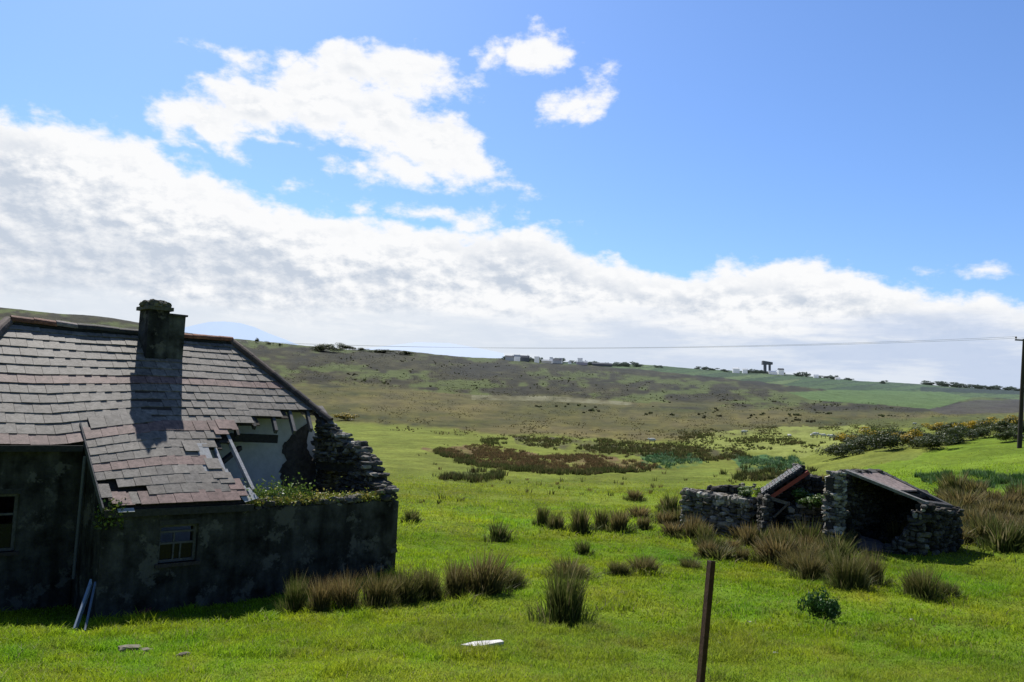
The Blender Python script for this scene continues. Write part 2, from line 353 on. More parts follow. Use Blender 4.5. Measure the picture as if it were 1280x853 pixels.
# ------------------------------------------------------------------ grass
def grass_patch(n, r0, r1, hmin, hmax, wid, name, label):
    r = np.sqrt(R.random(n)*(r1*r1-r0*r0)+r0*r0); r = np.where(r > 50, r*(1+.35*R.random(n)*R.random(n)), r); th = (R.random(n)-.5)*2*.72
    x = r*np.sin(th); y = r*np.cos(th); k = ~house_mask(x, y)
    x, y = x[k], y[k]; n = len(x); z = ground_z(x, y)
    pn = fbm(x, y, .8, 3, 21); pn2 = fbm(x, y, .25, 3, 22); pn3 = fbm(x, y, 3., 2, 23)
    h = (hmin+(hmax-hmin)*R.random(n)**1.5)*(.4+1.1*pn)*(.6+.8*pn3)*(1+1.3*np.clip((fbm(x, y, 1.7, 3, 24)-.56)*9, 0, 1))
    ct = ground_col(x, y, z)*np.array([2.2, 2.1, 1.2])*(1+.45*(R.random(n)[:, None]-.5)); 
    yl = np.clip((pn2-.5)*5, 0, 1)[:, None]*.45; ct = ct*(1-yl)+np.array([.38, .42, .06])*yl
    dk = np.clip((.45-pn)*6, 0, 1)[:, None]*.3; ct = ct*(1-dk)+np.array([.18, .34, .025])*dk
    dry = (R.random(n) < .05)[:, None]; ct = np.where(dry, np.array([.3, .27, .13]), ct)
    br_ = np.clip((fbm(x, y, 2.3, 3, 25)-.60)*12, 0, 1)[:, None]*.3; ct = ct*(1-br_)+np.array([.26, .21, .08])*br_; h = h*(1-.5*br_[:, 0])
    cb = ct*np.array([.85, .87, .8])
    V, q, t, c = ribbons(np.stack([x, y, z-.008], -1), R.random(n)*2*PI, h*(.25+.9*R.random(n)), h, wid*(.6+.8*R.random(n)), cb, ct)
    obj(name, make_mesh(name, V, [q, t], c), M['grass'], kind='stuff', label=label, category='grass')
grass_patch(300000, 6, 15, .03, .09, .010, 'grass', 'short bright green pasture grass in the foreground')
grass_patch(260000, 15, 30, .035, .10, .018, 'grass', 'cropped green pasture grass around the cottage')
grass_patch(200000, 30, 62, .05, .13, .035, 'grass', 'green pasture grass around and beyond the ruined sheds')
# ------------------------------------------------------------------ rush tufts
def tuft_mesh(name, n, brown, seed, rad=.30, wid=.011, droop=.35):
    rg = np.random.default_rng(seed)
    r = rad*np.sqrt(rg.random(n)); a = rg.random(n)*2*PI
    k = rg.integers(0, 7, n); ca = rg.random(7)*2*PI; cr = .16*rg.random(7); ch_ = .72+.36*rg.random(7)
    r2 = r*.5; bx = cr[k]*np.cos(ca[k])+r2*np.cos(a); by = cr[k]*np.sin(ca[k])+r2*np.sin(a)
    base = np.stack([bx, by, -.05+0*r], -1); rr = np.hypot(bx, by)
    h = ch_[k]*(.5+.55*rg.random(n)**.7)*(1-.35*(rr/rad)**2)
    az = np.arctan2(by, bx)+(rg.random(n)-.5)*1.6; lean = h*(.05+(.15+.6*rg.random(n)**2)*(rr/rad)*.7+.10*rg.random(n))
    sk = rg.random(n) < .28; a2 = rg.random(n)*2*PI; r3 = rad*(.7+.7*rg.random(n))
    base[sk, 0] = (r3*np.cos(a2))[sk]; base[sk, 1] = (r3*np.sin(a2))[sk]; h = np.where(sk, .14+.28*rg.random(n), h); az = np.where(sk, a2+rg.normal(0, .5, n), az); lean = np.where(sk, h*rg.random(n)*.8, lean)
    f = np.clip(brown+.5*(rg.random(n)-.5), 0, 1); f = np.where(sk, f*.35, f)[:, None]
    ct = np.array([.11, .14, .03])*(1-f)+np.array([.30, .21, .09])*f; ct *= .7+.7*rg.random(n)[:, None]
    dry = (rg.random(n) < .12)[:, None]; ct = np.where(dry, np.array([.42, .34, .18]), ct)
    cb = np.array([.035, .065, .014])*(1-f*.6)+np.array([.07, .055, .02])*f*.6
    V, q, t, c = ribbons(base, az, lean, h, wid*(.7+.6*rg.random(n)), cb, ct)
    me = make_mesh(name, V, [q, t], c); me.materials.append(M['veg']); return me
TUFT = {}
for i, br in enumerate((.12, .35, .6, .85)):
    for j in range(2): TUFT[(i, j)] = tuft_mesh('rush_tuft', 900, br, 40+i*5+j, wid=.012)
    TUFT[(i, 'far')] = tuft_mesh('rush_tuft', 420, br, 60+i, wid=.026)
def tuft(px, py, wpx, hpx, br, label, group=None):
    p = ground_at(px, py); Y = p[1]; k = Y/F; key = (br, 'far') if Y > 24 else (br, random.randint(0, 1))
    me = TUFT[key]; o = bpy.data.objects.new('rush_tuft', me); C.objects.link(o)
    hh = hpx*k*random.uniform(1.05, 1.25); ww = wpx*k*random.uniform(1.35, 1.65)
    p = p+np.array([0, ww*.3, 0]); p[2] = ground_z(p[0], p[1])
    o.location = p; o.rotation_euler = (0, 0, random.random()*6.28); o.scale = (ww, ww, hh)
    o['label'] = label; o['category'] = 'rush tuft'
    if group: o['group'] = group
    return o
G0 = 'rush tufts along the cottage corner'
for a in [(364, 768, 36, 46, 0, 'green rush tuft at the left end of the row below the cottage wall'),
          (396, 766, 40, 44, 3, 'straw brown rush tuft second in the row below the cottage wall'),
          (430, 763, 44, 48, 3, 'reddish brown rush tuft leaning before the dark cottage wall'),
          (468, 760, 44, 50, 2, 'brown rush tuft just left of the cottage corner'),
          (502, 756, 42, 44, 1, 'dark green rush tuft right under the cottage corner'),
          (534, 751, 42, 44, 1, 'dark rush tuft first right of the cottage corner'),
          (566, 748, 40, 46, 2, 'rush tuft between the cottage corner and the tall brown tuft'),
          (600, 746, 66, 58, 2, 'largest rounded rush tuft at the right part of the row by the cottage'),
          (640, 737, 34, 26, 1, 'low rush tuft at the right end of the row by the cottage')]: tuft(*a, group=G0)
G1 = 'single rush tufts in the pasture'
for a in [(704, 785, 66, 82, 0, 'big dark rush tuft standing alone in the middle foreground'),
          (712, 726, 56, 26, 2, 'brown topped rush tuft just behind the big lone foreground tuft'),
          (776, 720, 30, 20, 1, 'left of two low rush tufts behind and right of the big lone tuft'),
          (806, 719, 44, 24, 2, 'right of two low rush tufts behind and right of the big lone tuft'),
          (623, 678, 32, 28, 0, 'dark rush tuft alone between cottage and tuft row'),
          (730, 695, 24, 21, 0, 'small dark rush tuft below the tuft row in mid pasture'),
          (512, 654, 22, 15, 0, 'small green rush tuft just right of the cottage wall'),
          (678, 658, 20, 26, 1, 'leftmost tuft of the mid pasture row'),
          (697, 663, 26, 22, 1, 'low tuft second from left in the mid pasture row'),
          (728, 668, 28, 30, 1, 'dark upright tuft third in the mid pasture row'),
          (752, 663, 24, 28, 1, 'tuft fourth in the mid pasture row'),
          (776, 666, 32, 34, 2, 'brownish tallest tuft of the mid pasture row'),
          (806, 663, 24, 22, 2, 'small brown tuft ending the mid pasture row'),
          (905, 704, 52, 20, 1, 'low spreading rush tuft behind the rusty post'),
          (868, 713, 36, 14, 1, 'flat low rush tuft left behind the rusty post'),
          (1070, 738, 44, 50, 1, 'dark rush tuft in front of the brown thicket'),
          (1100, 734, 38, 46, 2, 'reddish rush tuft right of the dark thicket tuft'),
          (1168, 752, 54, 42, 1, 'dark rush tuft alone at right foreground'),
          (1194, 750, 34, 22, 0, 'thin green tuft beside the dark tuft at right foreground'),
          (1135, 684, 44, 44, 2, 'golden brown rush tuft before the corner of the large ruined shed')]: tuft(*a, group=G1)
G2 = 'rushes in the thicket before the ruined sheds'
lab = 'brown and green rush clump in the dense thicket before the ruined sheds'
for x in range(800, 1062, 16):
    for dy, s in ((0, .8), (15, 1.), (29, 1.), (42, .9)):
        yb = np.interp(x, [800, 860, 950, 1062], [632, 650, 668, 676])+dy+random.uniform(-5, 5)
        if random.random() < .2: continue
        if x < 835 and dy > 20: continue
        if dy > 35 and (x < 880 or random.random() < .35): continue
        if 985 < x < 1030 and dy < 10: continue
        tuft(x+random.uniform(-8, 8), yb, random.uniform(24, 40)*s, random.uniform(15, 33)*s, random.choice((0, 1, 2, 3, 3, 3)), lab, G2)
lab3 = 'tall dark rush clump in the mass running down from the ruined sheds'
for x in range(960, 1062, 16):
    for dy in (0, 14, 28):
        yb = 690+dy+(x-960)*.06+random.uniform(-4, 4)
        if dy == 28 and x < 1000: continue
        tuft(x+random.uniform(-7, 7), yb, random.uniform(34, 48), random.uniform(26, 42), random.choice((0, 0, 1, 2, 3)), lab3, 'dark rush mass below the ruined sheds')
lab4 = 'brown rush clump in the mass right of the large ruined shed'
for x in range(1192, 1330, 17):
    for dy, s in ((0, .8), (19, 1), (37, 1.1), (53, 1.1)):
        yb = 626+dy+random.uniform(-5, 5)+(6 if x > 1240 else 0)
        if x < 1205 and dy < 50: yb += 10
        tuft(x+random.uniform(-8, 8), yb, random.uniform(36, 50)*s, random.uniform(24, 36)*s, random.choice((1, 2, 2, 3) if dy < 45 else (0, 1, 1, 2)), lab4, 'brown rushes right of the large ruined shed')
for x, y in ((1010, 606), (1030, 604), (1060, 600), (1075, 596)): tuft(x, y, 24, 12, 3, 'low brown rush patch on the slope just behind the ruined sheds', 'rushes behind the sheds')
# far growth as stuff: low tufts scattered in screen-independent world areas
def field_tufts(name, label, regions, n, hgt, wid, blades, cols, lean=.5, cat='rushes', m='far', ymin=30, ymax=1200, patch=.38):
    got = []; tot = 0
    for _ in range(40):
        m_ = 60000; th = (R.random(m_)-.5)*1.45; r_ = np.exp(R.random(m_)*(math.log(ymax)-math.log(ymin))+math.log(ymin))*1.15
        x_, y_ = r_*np.sin(th), r_*np.cos(th); z_ = ground_z(x_, y_); px, py = proj(np.stack([x_, y_, z_], -1))
        kk = np.zeros(m_, bool)
        wx = (fbm(px, py*3, .03, 3, 51)-.5)*60; wy = (fbm(px, py*3, .05, 3, 52)-.5)*9
        for rg_ in regions: kk |= inpoly(px+wx, py+wy, rg_)
        kk &= R.random(m_) < np.clip((r_/r_.max())**.5, .25, 1)
        kk &= fbm(px, py*4, .035, 3, int(abs(hgt)*100)) > patch
        got.append(np.stack([x_, y_, z_], -1)[kk]); tot += kk.sum()
        if tot > n: break
    pts = np.concatenate(got)[:n]
    P = np.array(pts); k = len(P)
    sz = .6+.8*R.random(k)
    B = np.repeat(P, blades, 0); S = np.repeat(sz, blades)
    a = R.random(len(B))*2*PI; r = np.sqrt(R.random(len(B)))*hgt*.5*S
    B = B+np.stack([r*np.cos(a), r*np.sin(a), 0*r-.03], -1)
    h = hgt*S*(.6+.5*R.random(len(B)))
    ci = R.integers(0, len(cols), k); cc = np.repeat(np.array(cols)[ci], blades, 0)*(.7+.6*R.random(len(B)))[:, None]
    V, q, t, c = ribbons(B, a, h*lean*R.random(len(B)), h, wid*(.6+.8*R.random(len(B))), cc*.55, cc)
    obj(name, make_mesh(name, V, [q, t], c), M[m], kind='stuff', label=label, category=cat)
BRN = [(.20, .135, .065), (.17, .115, .055), (.14, .12, .05)]; GRN = [(.095, .115, .035), (.075, .09, .03), (.13, .12, .05)]
field_tufts('reed_bed', 'long brown reed bed crossing the middle of the valley', [REED], 3200, .36, .07, 9, BRN, patch=.42)
field_tufts('rush_bed', 'dark green rushes edging the brown reed bed', [[(560, 572), (640, 585), (740, 589), (820, 586), (820, 590), (740, 594), (640, 591), (570, 578)], CLUMP, BROWN2,
      [(600, 553), (640, 548), (650, 556), (610, 560)], [(530, 562), (560, 566), (575, 573), (545, 571)]], 1100, .5, .07, 12, GRN, patch=.36)
field_tufts('rush_bed', 'dark rush line behind the reed bed', [HEDGE1, HED2], 1700, .55, .09, 12, GRN+[BRN[2]], patch=.4)
field_tufts('iris_bed', 'blue green flag iris leaves in wet patches', [IRIS1, IRIS2], 1300, .35, .06, 8, [(.07, .15, .06), (.09, .18, .07), (.18, .28, .16)], .4, 'iris leaves')
field_tufts('iris_bed', 'blue green flag iris leaves at the right below the gorse', [IRIS3], 700, .34, .045, 8, [(.07, .16, .04), (.10, .19, .05), (.18, .28, .13)], .4, 'iris leaves', patch=.45)
field_tufts('rough_tufts', 'small dark rushes dotted over the pale sheep pasture', [[(830, 560), (880, 540), (1000, 532), (1140, 530), (1060, 556), (1010, 568)]], 1500, .42, .12, 7, GRN, patch=.42)
field_tufts('rough_tufts', 'scattered small rushes on the pasture below the bog', [[(500, 575), (560, 552), (640, 556), (880, 590), (960, 600), (860, 625), (690, 620), (520, 640)]], 90, .35, .05, 12, GRN+[BRN[0]])
field_tufts('bog_grass', 'tan and olive bog grass tufts across the valley', [[(400, 485), (600, 494), (820, 506), (1000, 515), (1280, 516), (1280, 522), (1000, 540), (830, 556), (600, 546), (430, 533)]], 3500, .42, .16, 5,
      [(.20, .17, .07), (.17, .14, .06), (.22, .20, .10), (.13, .12, .05), (.10, .10, .04)], ymin=110, ymax=900, patch=.5)
field_tufts('heather', 'dark heather covering the hillside', [[(300, 428), (420, 436), (600, 447), (720, 462), (900, 482), (1150, 512), (1000, 514), (820, 504), (600, 492), (420, 482), (330, 470)], [(0, 395), (60, 400), (150, 412), (150, 430), (0, 420)]], 5000, .4, .9, 4,
      [(.12, .115, .06), (.10, .10, .05), (.13, .15, .06), (.085, .085, .05)], ymin=200, ymax=1400, cat='heather', patch=.45)
field_tufts('heather', 'darker shrub patches dotted over the hillside', [[(420, 440), (600, 452), (720, 466), (900, 486), (1150, 512), (1000, 512), (820, 500), (600, 488), (420, 478)], [(640, 505), (820, 508), (1000, 518), (1150, 520), (1000, 528), (700, 515)]], 380, 1.2, 1.0, 9,
      [(.09, .09, .05), (.10, .12, .05)], ymin=200, ymax=1100, cat='heather', patch=.52)
# ------------------------------------------------------------------ shrubs
def leaf_blob(n, seed, cols, leaf=.06, flat=.8, lobes=9, flower=None, ff=.0):
    rg = np.random.default_rng(seed)
    cen = rg.normal(0, .28, (lobes, 3)); cen[:, 2] = np.abs(cen[:, 2])*flat+.28
    rad = .18+.16*rg.random(lobes); k = rg.integers(0, lobes, n)
    v = rg.normal(0, 1, (n, 3)); v /= np.linalg.norm(v, axis=1)[:, None]
    p = cen[k]+v*(rad[k]*(.55+.5*rg.random(n)))[:, None]; p[:, 2] = np.maximum(p[:, 2], .0)
    a = rg.normal(0, 1, (n, 3)); a /= np.linalg.norm(a, axis=1)[:, None]; b = np.cross(a, v); b /= np.linalg.norm(b, axis=1)[:, None]+1e-6
    s = leaf*(.6+.8*rg.random(n))[:, None]
    V = np.stack([p-a*s*.5, p+b*s*.35, p+a*s*.6, p-b*s*.35], 1).reshape(-1, 3)
    i = np.arange(n)*4; q = np.stack([i, i+1, i+2, i+3], -1)
    cc = np.array(cols)[rg.integers(0, len(cols), n)]*(.6+.7*rg.random(n))[:, None]
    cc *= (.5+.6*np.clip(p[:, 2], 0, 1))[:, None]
    if flower is not None:
        fl = (rg.random(n) < ff*np.clip(p[:, 2]*1.6, 0, 1)*(1+np.sin(p[:, 0]*9))*.9); cc[fl] = np.array(flower)*(.7+.5*rg.random(fl.sum()))[:, None]
    return make_mesh('foliage', V, [q], np.repeat(cc, 4, 0))
def shrub(name, px, py, wpx, hpx, me, label, cat, group=None, mt='leaf', Y=None):
    p = ground_at(px, py) if Y is None else at(px, py, Y)
    if Y is not None: p[2] = ground_z(p[0], p[1])
    k = p[1]/F; o = bpy.data.objects.new(name, me); C.objects.link(o)
    if len(me.materials) == 0: me.materials.append(M[mt])
    o.location = p; o.rotation_euler = (0, 0, random.random()*6.28); o.scale = (wpx*k, wpx*k, hpx*k*1.05)
    o['label'] = label; o['category'] = cat
    if group: o['group'] = group
    return o
GC = [(.08, .11, .03), (.06, .09, .022), (.12, .14, .04)]
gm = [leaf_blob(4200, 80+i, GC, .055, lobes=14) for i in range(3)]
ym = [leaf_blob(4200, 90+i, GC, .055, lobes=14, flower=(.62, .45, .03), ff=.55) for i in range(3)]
gl = 'dark green gorse bush without blossom in the hedge on the right rise'
for x, y, w, h, f in [(1052, 572, 34, 20, 0), (1068, 566, 28, 18, 0), (1060, 556, 26, 15, 1), (1078, 556, 22, 14, 0), (1097, 552, 26, 16, 1), (1088, 562, 28, 18, 0),
        (1110, 563, 34, 26, 0), (1136, 559, 26, 24, 1), (1122, 549, 24, 14, 0), (1152, 557, 26, 22, 0), (1168, 562, 34, 20, 0), (1186, 556, 30, 22, 0), (1203, 551, 28, 20, 0),
        (1178, 541, 24, 14, 1), (1195, 541, 22, 14, 0), (1213, 541, 22, 16, 1), (1233, 538, 22, 15, 1), (1222, 549, 32, 16, 0), (1250, 545, 32, 20, 0), (1272, 536, 24, 18, 1), (1262, 552, 24, 14, 0), (1290, 543, 30, 18, 0)]:
    s = {1060: 'lowest yellow blossoming gorse at the left end of the hedge', 1097: 'second blossoming gorse from the hedge left end', 1136: 'orange yellow gorse in the middle front of the hedge',
         1178: 'half flowering gorse on the hedge crest left of the middle', 1213: 'yellow gorse on the hedge crest right of the middle', 1233: 'blossoming gorse on the crest nearer the power pole', 1272: 'bright orange gorse beside the power pole'}.get(x, gl)
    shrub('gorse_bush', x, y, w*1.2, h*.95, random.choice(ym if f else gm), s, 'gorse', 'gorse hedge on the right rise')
shrub('gorse_bush', 430, 526, 22, 10, ym[0], 'flowering gorse peeping past the broken gable in the valley', 'gorse')
shrub('nettle_bush', 1027, 780, 30, 44, leaf_blob(2600, 120, [(.06, .15, .035), (.08, .18, .04), (.045, .12, .03)], .075, lobes=26), 'small leafy dark green bush alone on the foreground grass', 'bush')
for x, y in ((600, 600), (580, 601), (615, 597)): pass
for x, y, w, h, l in [(409, 436, 30, 11, 'wide dark thorn tree mound on the left skyline'), (432, 437, 22, 7, 'low bush right of the thorn mound on the skyline'), (452, 438, 12, 4, 'small skyline bush left of the middle'),
        (478, 439, 24, 5, 'row of low skyline thorn bushes'), (505, 441, 20, 5, 'flat thorn bush on the skyline'), (321, 428, 5, 6, 'tiny lone tree on the skyline right of the roof'), (336, 430, 7, 4, 'tiny bush next to the lone skyline tree'),
        (350, 431, 4, 4, 'smallest bush on the skyline right of the roof')]:
    shrub('thorn_bush', x, y-1, w, h, gm[x % 3], l, 'bush', mt='far', Y=1000 if x < 420 else 1150)
# village hedges and trees
vt = leaf_blob(700, 131, [(.10, .13, .11), (.085, .11, .10)], .16)  # leaf tones paled to imitate distance haze
for x, y, w, h in [(632, 446, 10, 5), (640, 445, 12, 4), (652, 444, 8, 6), (660, 446, 10, 5), (670, 449, 8, 4), (676, 452, 6, 6), (700, 452, 10, 5), (720, 450, 12, 4), (735, 451, 12, 4), (750, 452, 12, 4), (764, 453, 14, 4), (775, 454, 12, 5), (785, 454, 14, 6), (795, 456, 12, 5),
                   (742, 459, 12, 5), (822, 459, 8, 3), (878, 461, 12, 4), (892, 462, 12, 3), (905, 463, 10, 3), (935, 465, 9, 5), (945, 465, 12, 4), (952, 466, 8, 4), (956, 467, 6, 3), (974, 463, 12, 5), (998, 470, 8, 5), (1006, 472, 8, 6), (1042, 475, 8, 5), (1030, 475, 16, 3),
                   (1060, 478, 8, 3), (1105, 480, 8, 4), (1165, 487, 18, 5), (1185, 488, 16, 6), (1200, 489, 18, 5), (1218, 490, 16, 5), (1236, 491, 18, 5), (1256, 492, 16, 5), (1275, 493, 18, 5)]:
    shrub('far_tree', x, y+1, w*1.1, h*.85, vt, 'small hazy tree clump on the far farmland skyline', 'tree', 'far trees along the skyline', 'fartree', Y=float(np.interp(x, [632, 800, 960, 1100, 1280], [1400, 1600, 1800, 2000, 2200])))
# wire posts on the skyline
# ------------------------------------------------------------------ far houses, tower
def far_house(px, py, wpx, hpx, wall, roofc, label, gable=.45, Y=None):
    Y = Y or float(np.interp(px, [632, 800, 960, 1100], [1380, 1560, 1780, 1980])); k = Y/F
    p = at(px, py, Y); p[2] = ground_z(p[0], p[1])-.5; w, h = wpx*k, hpx*k*.62
    top = at(px, py-hpx*.62, Y)[2]
    h = max(h, top-p[2])
    t = thing('farmhouse', p, label, 'house', 'far farmhouses')
    d = w*.45; m = MB(); x0, y0, z0 = p
    m.hexa([(x0-w/2, y0-d/2, z0), (x0+w/2, y0-d/2, z0), (x0+w/2, y0+d/2, z0), (x0-w/2, y0+d/2, z0), (x0-w/2, y0-d/2, z0+h), (x0+w/2, y0-d/2, z0+h), (x0+w/2, y0+d/2, z0+h), (x0-w/2, y0+d/2, z0+h)], wall)
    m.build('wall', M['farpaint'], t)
    r = hpx*k*gable; m = MB(); e = w*.03
    m.add([(x0-w/2-e, y0-d/2-e, z0+h+.02), (x0+w/2+e, y0-d/2-e, z0+h+.02), (x0+w/2+e, y0+d/2+e, z0+h+.02), (x0-w/2-e, y0+d/2+e, z0+h+.02), (x0-w/2-e, y0, z0+h+r), (x0+w/2+e, y0, z0+h+r)], [(0, 1, 5, 4), (2, 3, 4, 5), (3, 2, 1, 0)], roofc)
    m.add([(x0-w/2-e, y0-d/2-e, z0+h+.02), (x0-w/2-e, y0+d/2+e, z0+h+.02), (x0-w/2-e, y0, z0+h+r), (x0+w/2+e, y0-d/2-e, z0+h+.02), (x0+w/2+e, y0+d/2+e, z0+h+.02), (x0+w/2+e, y0, z0+h+r)], [(0, 2, 1), (3, 4, 5)], roofc)
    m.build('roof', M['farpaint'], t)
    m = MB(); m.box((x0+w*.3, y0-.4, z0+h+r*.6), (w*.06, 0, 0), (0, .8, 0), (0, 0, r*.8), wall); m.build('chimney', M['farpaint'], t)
WH, GY, DK = (.9, .91, .93), (.38, .41, .45), (.10, .11, .13)
for a in [(637, 450, 11, 5, GY, DK, 'grey farmhouse at the left end of the far village'), (646, 450, 8, 6, WH, GY, 'bright white house at the left of the far village'), (656, 451, 11, 6, DK, DK, 'dark roofed barn beside the white village house'),
          (671, 449, 6, 3, WH, GY, 'tiny white cottage behind the dark village barn'), (683, 454, 12, 4, (.5, .48, .43), GY, 'low beige farm shed in the far village'), (695, 455, 13, 6, GY, DK, 'grey barn in the middle of the far village'), (701, 452, 4, 4, WH, GY, 'small white house right of the grey village barn'),
          (689, 450, 4, 3, WH, GY, 'tiny white house above the beige farm shed'), (712, 458, 4, 3, WH, GY, 'tiny white outhouse below the village'), (727, 459, 14, 5, (.33, .32, .38), GY, 'lilac grey shed right of the village'), (725, 451, 6, 3, WH, GY, 'white house on the skyline right of the village'),
          (752, 461, 24, 4, DK, (.05, .06, .08), 'long dark barn below the skyline trees'), (920, 463, 8, 3, WH, WH, 'white house left of the concrete tower'), (931, 464, 6, 3, WH, WH, 'second white house left of the concrete tower'),
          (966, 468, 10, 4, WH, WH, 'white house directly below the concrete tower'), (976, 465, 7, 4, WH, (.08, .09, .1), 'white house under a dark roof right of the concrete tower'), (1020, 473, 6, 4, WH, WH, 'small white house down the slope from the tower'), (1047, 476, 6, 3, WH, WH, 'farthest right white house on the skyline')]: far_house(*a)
t = thing('concrete_tower', at(959, 466, 1790), 'dark concrete tower with a heavy top slab on two legs on the skyline', 'tower')
def tz(x, y): return at(x, y, 1790)
cc = (.11, .12, .14)
m = MB(); a, b = tz(953.5, 456), tz(966, 456); c0, d0 = tz(953.8, 451), tz(966, 453)
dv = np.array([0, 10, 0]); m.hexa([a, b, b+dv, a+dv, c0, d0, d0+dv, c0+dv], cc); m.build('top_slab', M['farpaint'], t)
for x0, x1 in ((955.3, 958.2), (961.6, 963.6)):
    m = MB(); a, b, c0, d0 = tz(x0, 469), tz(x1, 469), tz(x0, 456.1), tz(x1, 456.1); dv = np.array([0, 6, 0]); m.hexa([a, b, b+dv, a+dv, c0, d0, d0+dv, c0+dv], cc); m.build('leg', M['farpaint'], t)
# distant mountain
def mountain(name, prof, Y, col, label):
    V = []; n = len(prof)
    for x, y in prof:
        p = at(x, y, Y); g = p.copy(); g[2] = -60; bk = p.copy(); bk[1] += Y*.25; bk[2] = -60; V += [g, p, bk]
    Fq = [];
    for i in range(n-1): Fq += [(3*i, 3*i+3, 3*i+4, 3*i+1), (3*i+1, 3*i+4, 3*i+5, 3*i+2)]
    m = MB(); m.add(V, Fq, col); m.build(name, MM, kind='structure', label=label)
MM = mat('mountain_haze_glow', rough=1, spec=0, nscale=.0006, namt=.03, emit=.62)  # emission and pale blue colours stand in for airlight
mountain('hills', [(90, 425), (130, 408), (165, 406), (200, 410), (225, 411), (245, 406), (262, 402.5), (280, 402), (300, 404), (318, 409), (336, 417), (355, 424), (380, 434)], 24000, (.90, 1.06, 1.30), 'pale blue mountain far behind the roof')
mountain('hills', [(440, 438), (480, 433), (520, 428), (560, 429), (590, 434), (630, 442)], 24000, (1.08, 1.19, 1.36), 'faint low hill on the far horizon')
# ------------------------------------------------------------------ stones
def ico():
    t = (1+5**.5)/2; v = np.array([(-1, t, 0), (1, t, 0), (-1, -t, 0), (1, -t, 0), (0, -1, t), (0, 1, t), (0, -1, -t), (0, 1, -t), (t, 0, -1), (t, 0, 1), (-t, 0, -1), (-t, 0, 1)], float)
    f = [(0, 11, 5), (0, 5, 1), (0, 1, 7), (0, 7, 10), (0, 10, 11), (1, 5, 9), (5, 11, 4), (11, 10, 2), (10, 7, 6), (7, 1, 8), (3, 9, 4), (3, 4, 2), (3, 2, 6), (3, 6, 8), (3, 8, 9), (4, 9, 5), (2, 4, 11), (6, 2, 10), (8, 6, 7), (9, 8, 1)]
    v /= np.linalg.norm(v[0]); v = list(v); c = {}; nf = []
    def mid(a, b):
        k_ = (min(a, b), max(a, b))
        if k_ not in c: p = (v[a]+v[b])/2; v.append(p/np.linalg.norm(p)); c[k_] = len(v)-1
        return c[k_]
    for a, b, d in f: x, y, z = mid(a, b), mid(b, d), mid(d, a); nf += [(a, x, z), (b, y, x), (d, z, y), (x, y, z)]
    return np.array(v), np.array(nf)
IV, IF = ico()
def rocks(m, cen, sx, sy, sz, ang, cols, seed=0, jit=.13):
    rg = np.random.default_rng(seed); n = len(cen)
    V = np.broadcast_to(IV, (n, 42, 3)).copy()
    V = np.sign(V)*np.abs(V)**.6          # blockier
    V += rg.normal(0, jit, V.shape)
    V *= np.stack([sx, sy, sz], -1)[:, None, :]/2
    tl = rg.normal(0, .12, n); V[..., 2] += V[..., 0]*tl[:, None]
    ca, sa = np.cos(ang)[:, None], np.sin(ang)[:, None]
    x = V[..., 0]*ca-V[..., 1]*sa; y = V[..., 0]*sa+V[..., 1]*ca
    V = np.stack([x, y, V[..., 2]], -1)+np.asarray(cen)[:, None, :]
    F_ = (IF[None]+(np.arange(n)*42)[:, None, None]).reshape(-1, 3)
    m.add(V.reshape(-1, 3), F_, np.repeat(cols, 42, 0))
SC = np.array([(.15, .14, .12), (.09, .086, .08), (.24, .23, .20), (.06, .057, .052), (.12, .105, .08)])
